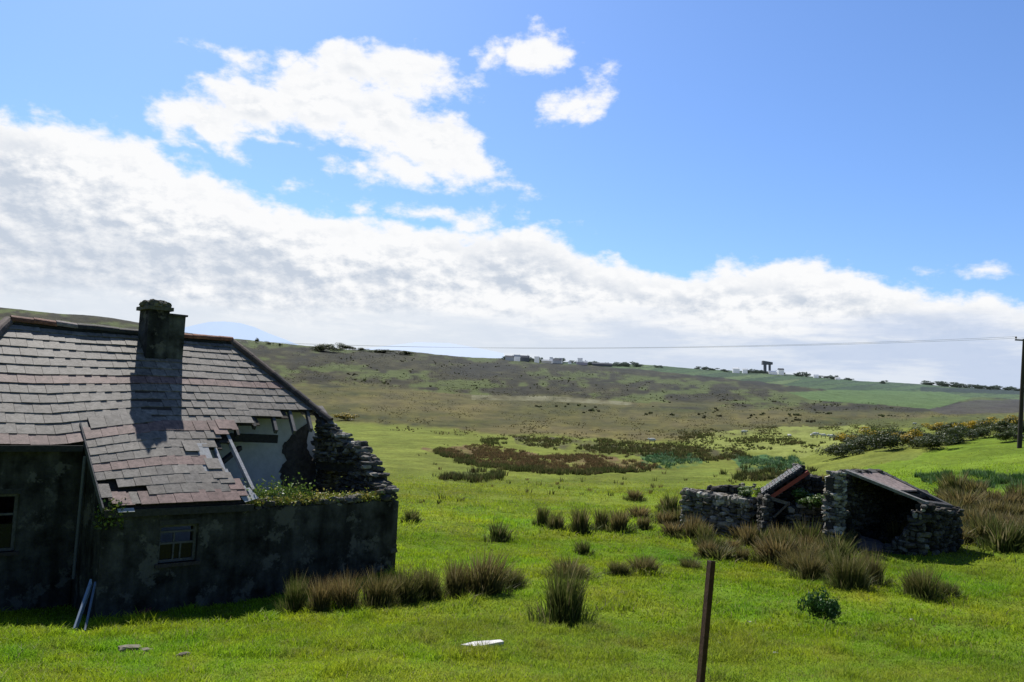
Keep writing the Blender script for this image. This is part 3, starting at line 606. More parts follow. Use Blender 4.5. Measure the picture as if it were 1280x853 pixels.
def rubble_wall(m, A, B, th, topf, z0f, seed=0, sz=.24, bright=1., hole=None, core=(.04, .038, .033), nside=2, loose=1.):
    """A,B base points on the centre line, topf(t) top height, z0f(t) ground height"""
    rg = np.random.default_rng(seed); A = np.asarray(A, float); B = np.asarray(B, float); L = np.linalg.norm((B-A)[:2]); u = (B-A)/L; u[2] = 0; nrm = np.array([-u[1], u[0], 0])
    ang = math.atan2(u[1], u[0]); n = max(2, int(L/.3)); cen = []; S = []; cs = []
    for i in range(n):
        t0, t1 = i/n, (i+1)/n; tm = (t0+t1)/2
        if hole and hole(tm*L, None): continue
        p0 = A+u*L*t0; p1 = A+u*L*t1; P = []
        for z in ('b', 't'):
            for p, t in ((p0, t0), (p1, t1)):
                zz = z0f(t)-.3 if z == 'b' else max(topf(t)-sz*.35, z0f(t)-.2); P.append((p, zz))
        h = th/2-.06
        q = lambda p, zz, s: np.array([p[0], p[1], zz])+nrm*h*s
        m.hexa([q(*P[0], -1), q(*P[1], -1), q(*P[1], 1), q(*P[0], 1), q(*P[2], -1), q(*P[3], -1), q(*P[3], 1), q(*P[2], 1)], core)
    zmax = max(topf(t) for t in np.linspace(0, 1, 20)); zmin = min(z0f(t) for t in np.linspace(0, 1, 5))
    z = zmin-.1
    while z < zmax:
        hh = sz*rg.uniform(.4, 1.15); x = rg.uniform(-.1, .1)
        while x < L:
            w = sz*rg.choice([.6, .9, 1.2, 1.8, 2.4])*rg.uniform(.8, 1.2); t = np.clip((x+w/2)/L, 0, 1)
            if z+hh*.5 < topf(t)+.03 and z > z0f(t)-.4 and not (hole and hole(t*L, z)):
                ontop = z+hh*1.6 > topf(t)
                offs = [-th/2+.06, th/2-.06]+([0.] if ontop else [])
                if x < .2 or x+w > L-.2: offs.append(0)
                for o_ in offs:
                    c = A+u*min(x+w/2, L-.05)+nrm*(o_+rg.normal(0, .018)*loose); cen.append((c[0], c[1], z+hh/2+rg.normal(0, .012)))
                    S.append((w*1.05, th*.45 if o_ == 0 else .26, hh*1.12)); cs.append(SC[rg.integers(0, 5)]*rg.uniform(.6, 1.25)*bright*(1.25 if ontop else .95))  # top stones coloured lighter, like rims catching the sun
            x += w
        z += hh
    S = np.array(S); cen = np.array(cen)+rg.normal(0, .015, (len(cen), 3)); rocks(m, cen, S[:, 0], S[:, 1], S[:, 2], np.full(len(S), ang)+rg.normal(0, .08, len(S)), np.array(cs), seed)
# ------------------------------------------------------------------ THE COTTAGE
cot = thing('cottage', tuple(H(-5, 3, 0)), 'derelict stone cottage with grey slate roof, broken hip end and dark chimney', 'house')
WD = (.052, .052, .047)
def wall_panel(name, s0, s1, q, th, z0, topf, holes=(), col=WD, mt='plaster', nx=None, amp=.02, seed=0, **t):
    """plastered wall running along D, outer face at q (facing -q), built as grid of cells with openings"""
    m = MB(); xs = sorted(set([s0, s1]+[v for h in holes for v in h[:2]]+list(np.arange(s0, s1, .5)))); xs = [x for x in xs if s0 <= x <= s1]
    for i in range(len(xs)-1):
        a, b = xs[i], xs[i+1]
        if b-a < .01: continue
        mid = (a+b)/2; segs = [(z0, None)]
        for h in holes:
            if h[0]-1e-6 <= mid <= h[1]+1e-6: segs = [(z0, h[2]), (h[3], None)]
        for zl, zh in segs:
            za, zb = (topf(a), topf(b)) if zh is None else (zh, zh)
            m.hexa([H(a, q, zl), H(b, q, zl), H(b, q+th, zl), H(a, q+th, zl), H(a, q, za), H(b, q, zb), H(b, q+th, zb), H(a, q+th, za)], col)
    return m.build(name, M[mt], cot, **t)
wz = lambda x, y, q: float(hit_plane(x, y, H(0, q, 0), P_)[2])
ws = lambda x, y, q: sq_of(hit_plane(x, y, H(0, q, 0), P_))[0]
W1 = (ws(199, 680, 0), ws(247, 680, 0), wz(223, 703, 0), wz(223, 656, 0))
fr_top = lambda s: ZE-.10-(.05 if s > -3.9 else 0)+.03*math.sin(s*7)
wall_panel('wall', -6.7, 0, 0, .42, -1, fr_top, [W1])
QM = 1.62
W2 = (ws(-40, 650, QM), ws(22, 650, QM), wz(10, 690, QM), wz(10, 618, QM))
zm = roof_z(1.62)-.07
wall_panel('wall', -10.0, -6.72, QM, .42, -1, lambda s: zm, [W2])
# side return of the lean-to
m = MB(); m.hexa([H(-6.7, .424, -1), H(-6.28, .424, -1), H(-6.28, 2.4, -1), H(-6.7, 2.4, -1), H(-6.7, .424, roof_z(.42)-.1), H(-6.28, .424, roof_z(.42)-.1), H(-6.28, 2.4, roof_z(2.4)-.1), H(-6.7, 2.4, roof_z(2.4)-.1)], WD); m.build('wall', M['plaster'], cot)
# rear and left walls
QB = 2*QR-1.6
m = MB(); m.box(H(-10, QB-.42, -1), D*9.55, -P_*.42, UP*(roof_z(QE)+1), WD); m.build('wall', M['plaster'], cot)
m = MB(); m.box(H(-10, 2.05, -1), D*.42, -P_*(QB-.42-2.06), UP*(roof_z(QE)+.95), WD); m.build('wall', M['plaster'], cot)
# inner wall with white plaster, its rendering gone in a patch
QW = 3.15; R_END = -.46
def hipz(s): return roof_z(1.6)+(QR-1.6)*KS*min(1, max(0, (-.31-s)/(2.45-.31)))
itop = lambda s: min(roof_z(QW), hipz(s))-.25
inn = wall_panel('inner_wall', -5.9, R_END, QW, .3, -.6, itop, [], (.62, .64, .66), 'inner')
pa = [(388, 528), (364, 545), (352, 560), (357, 575), (350, 590), (352, 606), (362, 625), (390, 640), (396, 600), (392, 575), (384, 560), (386, 545)]
pp = []
for i in range(len(pa)):
    (x0, y0), (x1, y1) = pa[i], pa[(i+1) % len(pa)]
    for k_ in range(5): f = k_/5; pp.append((x0*(1-f)+x1*f+random.uniform(-1.8, 1.8), y0*(1-f)+y1*f+random.uniform(-1.8, 1.8)))
pts = np.array([hit_plane(x, y, H(0, QW-.012, 0), P_) for x, y in pp]); cn = pts.mean(0); m = MB()
m.add(np.vstack([pts, cn]), [(i, (i+1) % len(pts), len(pts)) for i in range(len(pts))], (.075, .07, .068)); m.build('bare_patch', M['stone'], inn, label='dark bare patch where the white plaster has fallen'); 
# end wall, rubble, raking from main eave down to the front corner
m = MB()
A0, B0 = H(-.235, .1, 0), H(-.27, QB-.43, 0); LE = QB-.53
sl0 = sq_of(hit_plane(418, 585, H(-.45, 0, 0), D))[1]
def etop(t):
    q = .1+t*LE; return (ZE-.03+KS*q if q < 1.62 else (roof_z(1.6)-.06-.3*(q-1.62) if q < 2.4 else roof_z(1.6)-.3))+.05*math.sin(q*9)+.04*math.sin(q*23)
rubble_wall(m, A0, B0, .46, etop, lambda t: -.3, 5, sz=.11, bright=1.0, hole=lambda x, z: (2.0 < x+.1 < 2.75) and (z is None or .2 < z < 2.25))
rubble_wall(m, H(-.36, 1.35, 0), H(-.85, 2.45, 0), .42, lambda t: roof_z(1.35+t*1.1)-.10+.05*math.sin(t*21), lambda t: roof_z(1.35)-.3, 6, sz=.11, bright=.9)
m.build('end_wall', M['stone'], cot, smooth=False, label='broken rubble stone gable end')
# ------- roof slates
HOLE = [roof_sq(x, y) for x, y in [(393, 516), (351, 516), (345, 519), (327, 523), (303, 531), (290, 541), (268, 557), (247, 559), (249, 572), (262, 580), (272, 600), (290, 612), (307, 624), (312, 660), (560, 660), (560, 600), (425, 526), (408, 532)]]
EXP = 6.0777/21.; SW = .335
def in_hole(s, q): return bool(inpoly(np.array(s), np.array(q), HOLE))
rg = random.Random(3)
sl = MB(); lathe = MB()
GR = [(.205, .184, .160), (.213, .193, .167), (.19, .172, .152), (.232, .208, .178), (.207, .183, .156)]
PU = [(.235, .15, .13), (.225, .147, .128), (.245, .162, .14)]
def slate(m, s, v, w, col, lift=0, l=None, tilt=.03, dv=0.):
    l = l or EXP*1.25
    o = H(s, 0, ZE)+VS*v+NS_*(.012+lift)
    th = .014; a = o+NS_*tilt; b = o+VS*l
    j = rg.uniform(-.004, .004)
    m.hexa([a-NS_*th, a+D*w-NS_*th+VS*(j+dv), b+D*w-NS_*th, b-NS_*th, a, a+D*w+VS*(j+dv), b+D*w, b], col)
NS_ = np.cross(D, VS); NS_ = NS_ if NS_[2] > 0 else -NS_
def expo(s): return .2894+(.3275-.2894)*min(1, max(0, (-5.2-s)/2.0))
def rowv(row, s):
    if row <= 12: return 6.078-(row+1)*expo(s)
    v12 = 6.078-13*expo(s); return v12*(20-row)/8
def hip_s(q): return -.31-(q-1.6)/(QR-1.6)*(2.45-.31)
def hip_sl(q): return -9.9+(q-1.45)/(QR-1.45)*(9.9-7.63)
def sag(s, v): return -.05*math.exp(-((s+5.2)/2.2)**2)*math.sin(PI*min(1, v/6.1))+.012*math.sin(s*2.1+v)
for row in range(21):
    off = (row % 2)*SW/2+rg.uniform(-.03, .03)
    for c in range(-32, 4):
        s = c*SW+off; w = SW-.007; sm = s+w/2; v0 = rowv(row, sm); q0 = v0/TH; qm = q0+.1
        if row > 12 or q0 < 1.95 and s+w > -6.66 and row == 12 and s > -6.9:
            if s+w < -6.66: continue
            if s < -6.71: w -= -6.71-s; s = -6.71
        cat = s > -6.72 and q0 < 2.05
        if row <= 12 and not cat:
            if s+w < hip_sl(qm)+.05: continue
            if q0 < 1.3: continue
        elif q0 < 1.95:
            if s+w < -6.66: continue
            if s < -6.74: w -= -6.74-s; s = -6.74
        if row > 12 and not cat: continue
        if s+w < -6.75 and row > 12: continue
        lim = hip_s(qm) if qm > 1.6 else .1
        if s > lim-.06: continue
        if s+w > lim: w = lim-s
        if s < hip_sl(qm) and row <= 12: w = w-(hip_sl(qm)-s); s = hip_sl(qm)
        if w < .06: continue
        if in_hole(s+w*.6, q0+.16) or in_hole(s+w*.4, q0+.05): continue
        # slipped corner bottom left
        if row == 20 and s < -6.35: continue
        if row == 19 and -6.55 < s < -6.1: continue
        if row == 18 and s < -6.6: continue
        lich = rg.random() < .04
        pur = (row in (6, 12, 16, 20))
        col = np.array(rg.choice(PU if pur else GR))*rg.uniform(.88, 1.12)
        if lich: col = col*1.25
        lift = (.035 if cat and row <= 12 else (.035 if cat else 0))+rg.uniform(0, .003)+sag(s, v0)
        if row == 12 and not cat: pass
        slp = -rg.uniform(.02, .09) if rg.random() < .01 else rg.uniform(-.006, .006)
        va, vb = rowv(row, s), rowv(row, s+w); slate(sl, s, va+slp, w, col, lift, tilt=.017+rg.uniform(-.001, .002), l=expo(s)*1.25, dv=vb-va)
# some loose slates at broken edge
for x, y, pu in [(268, 588, 0), (275, 600, 0), (284, 606, 0), (296, 614, 1), (300, 622, 1), (240, 566, 0), (281, 538, 1), (277, 545, 1), (402, 519, 0), (150, 632, 1), (157, 634, 1), (175, 632, 0)]:
    s, q = roof_sq(x, y); slate(sl, s-.15, q*TH, SW-.02, np.array((PU if pu else GR)[0])*rg.uniform(.95, 1.15), .012, tilt=.03)
roof = sl.build('roof', M['slate'], cot)
# rear slope and hips: one slab each side (unseen side still slated in rows)
m = MB()
for row in range(13):
    q0 = QR+(12-row+1)*0; v = row*EXP
    a = np.array([0, 0, 0]); d1 = (-P_-UP*KS)/TH; n1 = (-P_*KS+UP)/TH
    o = H(0, QR, roof_z(QR)); hs0, hs1 = -7.63-row*.19, -2.45+row*.165
    p0 = o+D*hs0+d1*v; p1 = o+D*hs1+d1*v
    m.hexa([p0-n1*.03, p1-n1*.03, p1+d1*EXP*1.1-n1*.03, p0+d1*EXP*1.1-n1*.03, p0, p1, p1+d1*EXP*1.1+n1*.02, p0+d1*EXP*1.1+n1*.02], GR[row % 5])
# left hip face, right hip face (right one: only its upper part survives)
for sa, sb, z_, frac in ((-7.63, -9.9, 0, 1), (-2.45, -.31, 0, .72)):
    for r_ in range(10):
        f0, f1 = r_/10*frac, (r_+1)/10*frac+.01
        P0 = H(sa, QR, roof_z(QR)-.03); c1 = H(sb, 1.55, roof_z(1.55)-.03); c2 = H(sb, QB+.05, roof_z(1.55)-.03)
        a1, a2, b1, b2 = P0+(c1-P0)*f0, P0+(c2-P0)*f0, P0+(c1-P0)*f1, P0+(c2-P0)*f1; e = UP*.03
        m.hexa([a1-e, b1-e, b2-e, a2-e, a1+e*.2, b1+e*.6, b2+e*.6, a2+e*.2], GR[r_ % 5])
m.build('rear_roof', M['slate'], cot)
# roof boards under the slates (upper surviving part) -> keeps light out
m = MB()
for row in range(13):
    v0, v1 = (20-row)*EXP, (21-row)*EXP-.01
    if row == 12: v0 = 1.95
    q0 = v0/TH; s0 = hip_sl(q0+.1); s1 = hip_s(q0+.15)-.05
    # clip by hole
    ss = np.arange(s0, s1, .1); run = None
    for s in list(ss)+[None]:
        ok = s is not None and not in_hole(s+.05, q0+.14)
        if ok and run is None: run = s
        if not ok and run is not None:
            e = (s if s is not None else s1); lo = -.055
            o = H(0, 0, ZE)+NS_*(-.07); m.hexa([o+D*run+VS*v0, o+D*e+VS*v0, o+D*e+VS*v1, o+D*run+VS*v1]+[q_+NS_*.03 for q_ in (o+D*run+VS*v0, o+D*e+VS*v0, o+D*e+VS*v1, o+D*run+VS*v1)], (.05, .04, .03)); run = None
for row in range(13, 21):
    v0, v1 = (20-row)*EXP, (21-row)*EXP-.01; q0 = v0/TH; e = -6.4
    while not in_hole(e, q0+.14) and e < -1: e += .05
    o = H(0, 0, ZE)+NS_*(-.07); m.hexa([o+D*(-6.68)+VS*v0, o+D*e+VS*v0, o+D*e+VS*v1, o+D*(-6.68)+VS*v1]+[q_+NS_*.03 for q_ in (o+D*(-6.68)+VS*v0, o+D*e+VS*v0, o+D*e+VS*v1, o+D*(-6.68)+VS*v1)], (.05, .04, .03))
m.build('roof_boards', M['wood'], cot)
# pale torn underlay at the broken edge
for x, y, w, l, r_ in [(256, 568, .28, .5, 0), (262, 584, .45, .35, .1), (274, 597, .4, .4, 0), (283, 610, .35, .35, .1), (312, 622, .35, .35, .3), (305, 615, .25, .3, .1), (156, 634, .3, .1, 0)]:
    s, q = roof_sq(x, y); o = H(s-.15, 0, ZE)+VS*(q*TH-.15)+NS_*.005
    dd = D*math.cos(r_)+VS*math.sin(r_); ee = VS*math.cos(r_)-D*math.sin(r_)
    m = MB(); m.box(o, dd*w, ee*l, NS_*.012, (.42, .43, .43)); m.build('torn_underlay', M['paint'], cot)
# rafters and purlins
def roofpt(x, y, dn=-.10): s, q = roof_sq(x, y, dn); return H(s, q, roof_z(q)+dn)
for (x0, y0, x1, y1, w, cl) in [(338, 515, 345, 540, .075, .10), (360, 515, 368, 541, .075, .13), (382, 515, 389, 538, .075, .1), (313, 521, 318, 535, .07, .06), (292, 530, 297, 546, .07, .05),
                            (265, 560, 281, 593, .06, .5), (284, 552, 316, 614, .075, .42), (400, 518, 404, 535, .07, .05)]:
    m = MB(); a, b = roofpt(x0, y0-6), roofpt(x1, y1); m.bar(a, b, w, .11, (cl, cl, cl*1.02), NS_); m.build('rafter', M['wood'], cot)
m = MB(); a = hit_plane(262, 546, H(0, 2.3, 0), P_); b = hit_plane(346, 549, H(0, 2.3, 0), P_); m.bar(a, b, .12, .2, (.03, .028, .026)); m.build('purlin', M['wood'], cot)
m = MB(); a, b = roofpt(250, 600, -.3), roofpt(300, 560, -.6); m.bar(a, b, .1, .1, (.04, .035, .03)); m.build('fallen_beam', M['wood'], cot)
# dark floor debris inside
# ridge tiles
def ridge_run(name, a, b, seg, rad, cols, gap=None, slabs=False):
    m = MB(); L = np.linalg.norm(b-a); u = (b-a)/L; n = int(L/seg)
    sd = np.cross(u, UP); sd /= np.linalg.norm(sd); up = np.cross(sd, u)
    for i in range(n):
        if gap and gap(i/n): continue
        c = np.array(cols(i/n))*random.uniform(.8, 1.15); p0 = a+u*(i*L/n)+up*random.uniform(-.012, .012); p1 = a+u*((i+1)*L/n+.01)+up*random.uniform(-.012, .012)
        ang = np.linspace(-.15, PI+.15, 9); rr = rad*random.uniform(.96, 1.04)
        V = []
        for p, r_ in ((p0, rr*1.04), (p1, rr)):
            for k_ in (1, .86): V += [p+sd*math.cos(t_)*r_*k_+up*(math.sin(t_)*r_*k_*.9-.02) for t_ in ang]
        Fq = [(k_, k_+1, k_+19, k_+18) for k_ in range(8)]+[(k_+10, k_+9, k_+27, k_+28) for k_ in range(8)]
        Fq += [(k_, k_+9, k_+10, k_+1) for k_ in range(8)]+[(k_+18, k_+19, k_+28, k_+27) for k_ in range(8)]
        m.add(V, Fq, c)
    return m.build(name, M['clay'], cot)
zr = roof_z(QR)+.05
RED = (.22, .095, .06); GRY = (.10, .095, .09)
ridge_run('ridge_tiles', H(-7.63, QR, zr), H(-4.85, QR, zr-.05), .42, .13, lambda f: RED if f < .28 else ((.24, .2, .18) if f < .5 else (.07, .065, .06)))
ridge_run('ridge_tiles', H(-4.2, QR, zr-.04), H(-2.4, QR, zr), .36, .12, lambda f: (.30, .12, .065))
# dark mortar bed under the ridge
m = MB(); m.bar(H(-7.6, QR-.11, zr-.14), H(-2.4, QR-.11, zr-.14), .06, .12, (.02, .02, .02)); m.build('mortar_bed', M['stone'], cot)
hb = roofpt(413, 526, .03)
ridge_run('hip_tiles', H(-2.42, QR, zr-.01), hb, .38, .12, lambda f: (.12, .085, .07) if f < .35 else (.06, .05, .048))
ridge_run('hip_tiles', H(-7.66, QR, zr-.01), H(-9.95, 1.5, roof_z(1.5)+.04), .4, .13, lambda f: (.16, .12, .10))
# verge edge of the catslide on left, fascia
m = MB(); m.bar(H(-6.72, -.02, roof_z(0)-.04), H(-6.72, 2.0, roof_z(2.0)-.04), .03, .12, (.12, .12, .12)); m.build('verge_board', M['wood'], cot)
m = MB(); m.bar(H(-6.7, -.05, ZE-.1), H(-3.75, -.05, ZE-.12), .05, .14, (.045, .043, .04)); m.build('fascia', M['wood'], cot)
m = MB(); m.bar(H(-10, 1.4, roof_z(1.45)-.07), H(-6.78, 1.4, roof_z(1.45)-.07), .05, .12, (.03, .03, .03)); m.build('fascia', M['wood'], cot)
m = MB(); m.tube([H(-6.76, 1.30, roof_z(1.3)-.1), H(-6.78, 1.25, 1.6), H(-6.80, 1.2, .35)], .035, 8, (.11, .12, .13)); m.build('downpipe', M['paint'], cot, smooth=True)
m = MB(); m.bar(H(-6.72, .0, ZE-.1), H(-6.72, .0, -.4), .05, .05, (.075, .075, .075)); m.build('corner_strip', M['paint'], cot)
# chimney
ch = MB(); sA, sB, q0, q1 = -4.88, -3.98, 3.99, 4.68
zt = float(hit_plane(200, 386, H(0, q0, 0), P_)[2]); zt2 = float(hit_plane(220, 395, H(0, q0, 0), P_)[2])
sm = sq_of(hit_plane(212, 395, H(0, q0, 0), P_))[0]
DC = (.045, .047, .046)
ch.box(H(sA, q0, 3.9), D*(sm-sA), -P_*(q1-q0), UP*(zt-3.9), DC); ch.box(H(sm+.002, q0+.035, 3.9), D*(sB-sm), -P_*(q1-q0-.05), UP*(zt2-3.9), (.075, .078, .072))
rgn = np.random.default_rng(5)
cm = ch.build('chimney', M['plaster'], cot, label='dark weathered chimney stack with a lower block on its right side')
m = MB(); mw = (sm-sA)
m.box(H(sA-.07, q0-.07, zt-.04), D*(mw+.14), -P_*(q1-q0+.14), UP*.09, (.12, .115, .095))
cap = []; n = 46; ang_ = rgn.random(n)*2*PI; rr = .26*np.sqrt(rgn.random(n))
cs = np.array([H((sA+sm)/2+.28*math.cos(a)*r/.26*.9, (q0+q1)/2+.36*math.sin(a)*r/.26, zt+.10+(.05 if r < .2 else 0)) for a, r in zip(ang_, rr)])
rocks(m, cs, np.full(n, .24), np.full(n, .24), np.full(n, .13), ang_, np.array([(.15, .14, .105)]*n)*rgn.uniform(.7, 1.2, (n, 1)), 9)
m.build('chimney_cap', M['stone'], cm)
m = MB(); m.box(H(sm-.02, q0-.02, zt2), D*(sB-sm+.06), -P_*(q1-q0), UP*.045, (.07, .07, .07)); m.build('capstone', M['stone'], cm)
# windows
def window(s0, s1, z0, z1, q, bars_v, bars_h, broken=(), col=(.12, .12, .115)):
    fr = MB(); t = .055; y = q+.10; w, h = s1-s0, z1-z0
    for a, b, ww in ((s0, s0+t, 'v'), (s1-t, s1, 'v')): fr.box(H(a, y, z0+t), D*(b-a), -P_*.06, UP*(h-2*t), col)
    fr.box(H(s0, y-.002, z0), D*w, -P_*.064, UP*t, col); fr.box(H(s0, y-.002, z1-t), D*w, -P_*.064, UP*t, col)
    for f, a, b in bars_v: fr.box(H(s0+w*f-.015, y+.005, z0+h*a+.01), D*.03, -P_*.04, UP*(h*(b-a)-.02), col)
    for f in bars_h: fr.box(H(s0+t+.002, y+.003, z0+h*f-.02), D*(w-2*t-.004), -P_*.045, UP*.04, col)
    wn = fr.build('window', M['wood'], cot)
    m = MB(); m.box(H(s0+t, y+.03, z0+t), D*(w-2*t), -P_*.004, UP*(h*.42), (.02, .02, .02)); m.build('pane', M['glass'], wn)
    m = MB(); m.box(H(s0-.06, q-.06, z0-.07), D*(w+.12), -P_*.16, UP*.07, (.06, .05, .045)); m.build('sill', M['stone'], wn)
    m = MB(); m.box(H(s0-.02, q-.012, z1+.0), D*(w+.04), -P_*.1, UP*.10, (.055, .055, .052)); m.build('lintel', M['stone'], wn)
window(W1[0], W1[1], W1[2], W1[3], 0, [(.42, .0, .5), (.60, .0, .5), (.42, .5, .8)], [.5, .8])
window(W2[0], W2[1], W2[2], W2[3], QM, [(.5, 0, 1)], [.64])
# stones on the front wall top, loose plaster edge
m = MB(); n = 90; ss = np.linspace(-3.7, -.1, n); rgn = np.random.default_rng(31)
cs = np.array([H(s, rgn.uniform(.04, .38), ZE-.14+rgn.uniform(-.04, .10)) for s in ss]); sz = rgn.uniform(.1, .24, n)
rocks(m, cs, sz*1.3, sz, sz*.7, rgn.random(n)*PI, SC[rgn.integers(0, 5, n)]*rgn.uniform(.6, 1.2, (n, 1)), 12); m.build('wall_top_stones', M['stone'], cot)
# weeds on the wall top
def weeds(name, n, posf, h, label, cols, leaf=.05):
    P = np.array([posf() for _ in range(n)]); rg_ = np.random.default_rng(n)
    hh = np.array([h*random.uniform(.3, 1) for _ in range(n)]); k = 7
    B = np.repeat(P, k, 0)+rg_.normal(0, .05, (n*k, 3))*np.array([1, 1, .3]); B[:, 2] += np.abs(rg_.normal(0, 1, n*k))*np.repeat(hh, k)*.5
    m = MB(); a = rg_.normal(0, 1, (n*k, 3)); a /= np.linalg.norm(a, axis=1)[:, None]; b = np.cross(a, rg_.normal(0, 1, (n*k, 3))); b /= np.linalg.norm(b, axis=1)[:, None]
    s = leaf*(.6+.8*rg_.random(n*k))[:, None]; V = np.stack([B-a*s*.5, B+b*s*.4, B+a*s*.6, B-b*s*.4], 1).reshape(-1, 3); i = np.arange(n*k)*4
    cc = np.array(cols)[rg_.integers(0, len(cols), n*k)]*(.6+.8*rg_.random(n*k))[:, None]
    m.add(V, np.stack([i, i+1, i+2, i+3], -1), np.repeat(cc, 4, 0))
    g, q, t, c = ribbons(P, rg_.random(n)*2*PI, hh*.4, hh, np.full(n, .012), np.array([(.06, .1, .02)]*n), np.array([(.15, .2, .04)]*n)); m.add(g, q, c); m.F.setdefault(3, []).append(t+m.n-len(g))
    return m.build(name, M['leaf'], kind='stuff', label=label, category='weeds')
YG = [(.30, .34, .05), (.46, .42, .09), (.16, .24, .03), (.50, .40, .10)]
weeds('weeds', 900, lambda: H(random.uniform(-3.9, -.15), random.uniform(.03, .45), ZE-.08+random.uniform(-.06, .05)), .16, 'yellow green moss and weeds along the broken wall top', YG)
weeds('weeds', 160, lambda: H(random.uniform(-3.9, -2.2), random.uniform(.2, .8), ZE+random.uniform(-.1, .12)), .4, 'leafy green weeds growing in the broken roof hole', [(.14, .24, .04), (.22, .32, .05)], .05)
weeds('weeds', 90, lambda: H(random.uniform(-6.72, -6.35), random.uniform(-.06, .25), ZE-.1+random.uniform(-.3, .15)), .2, 'green creeper at the lower left corner of the lean-to roof', [(.10, .17, .03), (.16, .2, .04)], .06)
# interior floor so no light leaks (earth)
# things leaning / lying by the cottage
gp = lambda x, y: ground_at(x, y)
m = MB(); a = at(94, 778, 14.1); b = at(114, 728, 14.9); a[2] = ground_z(a[0], a[1])
m.bar(a, b, .17, .03, (.22, .30, .42), up=(-.9, .3, .4)); o = m.build('blue_board', M['paint']); o['label'] = 'pale blue painted board leaning in the shaded cottage corner'; o['category'] = 'board'
m = MB(); a = at(107, 778, 14.1); b = at(119, 729, 14.95); a[2] = ground_z(a[0], a[1]); m.bar(a, b, .07, .03, (.12, .17, .24), up=(-.9, .3, .4)); o = m.build('thin_lath', M['paint']); o['label'] = 'thin darker blue lath leaning right of the blue board'; o['category'] = 'board'
m = MB(); p = gp(166, 771); m.box(p+np.array([-.28, 0, .0]), (.5, .1, .04), (.02, .25, .04), (0, 0, .06), (.12, .035, .035)); o = m.build('red_plank', M['paint']); o['label'] = 'dull red plank lying on the ground in the cottage shade'; o['category'] = 'plank'
p = gp(603, 808); m = MB(); w = 52*p[1]/F
V = [p+np.array(v) for v in [(-w*.5, -.12, .0), (-w*.1, -.2, 0), (w*.5, .1, 0), (w*.42, .22, 0), (-w*.2, .1, 0)]]; n = 5
V2 = [v+np.array([0, 0, .045+.012*math.sin(i)]) for i, v in enumerate(V)]
m.add(V+V2, [(i, (i+1) % n, n+(i+1) % n, n+i) for i in range(n)], (.55, .53, .5)); m.add(V2, [(0, 1, 4)], (.6, .58, .55)); m.add(V2, [(1, 2, 3)], (.6, .58, .55)); m.add(V2, [(1, 3, 4)], (.6, .58, .55))
o = m.build('flat_stone', M['stone']); o['label'] = 'pale flat stone slab lying in the foreground grass'; o['category'] = 'stone'
for x, y, w, l in [(163, 813, 26, 'brown grey stone half sunk at left foreground'), (229, 820, 16, 'small stone right of the sunk stone at left foreground'), (183, 814, 14, 'little stone between the two left foreground stones'), (897, 805, 9, 'tiny white stone right of the rusty post'),
                 (970, 817, 8, 'tiny white stone on the grass below the lone bush'), (938, 778, 5, 'speck of white stone between post and bush'), (1140, 775, 6, 'speck of white stone on the right grass'), (453, 703, 5, 'tiny white stone behind the cottage corner tufts'), (540, 709, 5, 'second tiny white stone behind the corner tufts')]:
    p = gp(x, y); k = p[1]/F*w; m = MB(); c = (.45, .44, .41) if w < 12 else (.2, .18, .13)
    rocks(m, np.array([p+np.array([0, 0, k*.02])]), np.array([k]), np.array([k*.7]), np.array([k*.4]), np.array([.4]), np.array([c]), int(x)); o = m.build('small_stone', M['stone'], smooth=False); o['label'] = l; o['category'] = 'stone'
# rusty fence post
pt = thing('fence_post', tuple(at(883, 853, 4.6)), 'rusty steel fence post leaning in the right foreground', 'post')
a = at(889, 701, 4.6); b = at(871, 900, 4.6); u = (b-a)/np.linalg.norm(b-a); b = a+u*((a[2]-ground_z(a[0], a[1])+.1)/abs(u[2]))
m = MB(); RU = (.06, .03, .022); sx = np.array([1, .15, 0]); sx -= u*np.dot(sx, u); sx /= np.linalg.norm(sx); sy = np.cross(u, sx)
m.box(a-sx*.024, b-a, sx*.048, sy*.007, RU); m.box(a-sx*.0235+sy*.0075, b-a, sx*.006, sy*.045, RU); pst = m.build('post_body', M['rust'], pt)
m = MB()
for f in (.06, .3, .55):
    c = a+(b-a)*f-sy*.002; m.tube([c-sx*.012, c-sx*.012-sy*.006], .007, 8, (.02, .015, .012))
m.build('bolt', M['rust'], pst)
# ------------------------------------------------------------------ ruined sheds
def Gz(p): return float(ground_z(p[0], p[1]))
# big shed
bs = thing('ruined_shed', tuple(ground_at(1100, 690)), 'larger ruined stone shed with sagging slab roof and open dark front', 'shed')
A1, B1, A2, B2 = at(1056, 589, 29.5), at(1157, 629, 28.3), at(1099, 588, 31.6), at(1192, 634, 30.0)
A0_ = at(1040, 595, 29.7)
def two_wall(P, Q, th, seed, br, sz=.17, low=None, name='wall', root=None, roughness=.05):  # br scales the stone colour, also to imitate sunlit or shaded walls
    m = MB(); zp, zq = P[2], Q[2]; gP, gQ = Gz(P), Gz(Q)
    f = (lambda t: zp+(zq-zp)*t+roughness*math.sin(t*19+seed)) if low is None else low
    rubble_wall(m, P, Q, th, f, lambda t: gP+(gQ-gP)*t, seed, sz, br); return m.build(name, M['stone'], root, smooth=False)
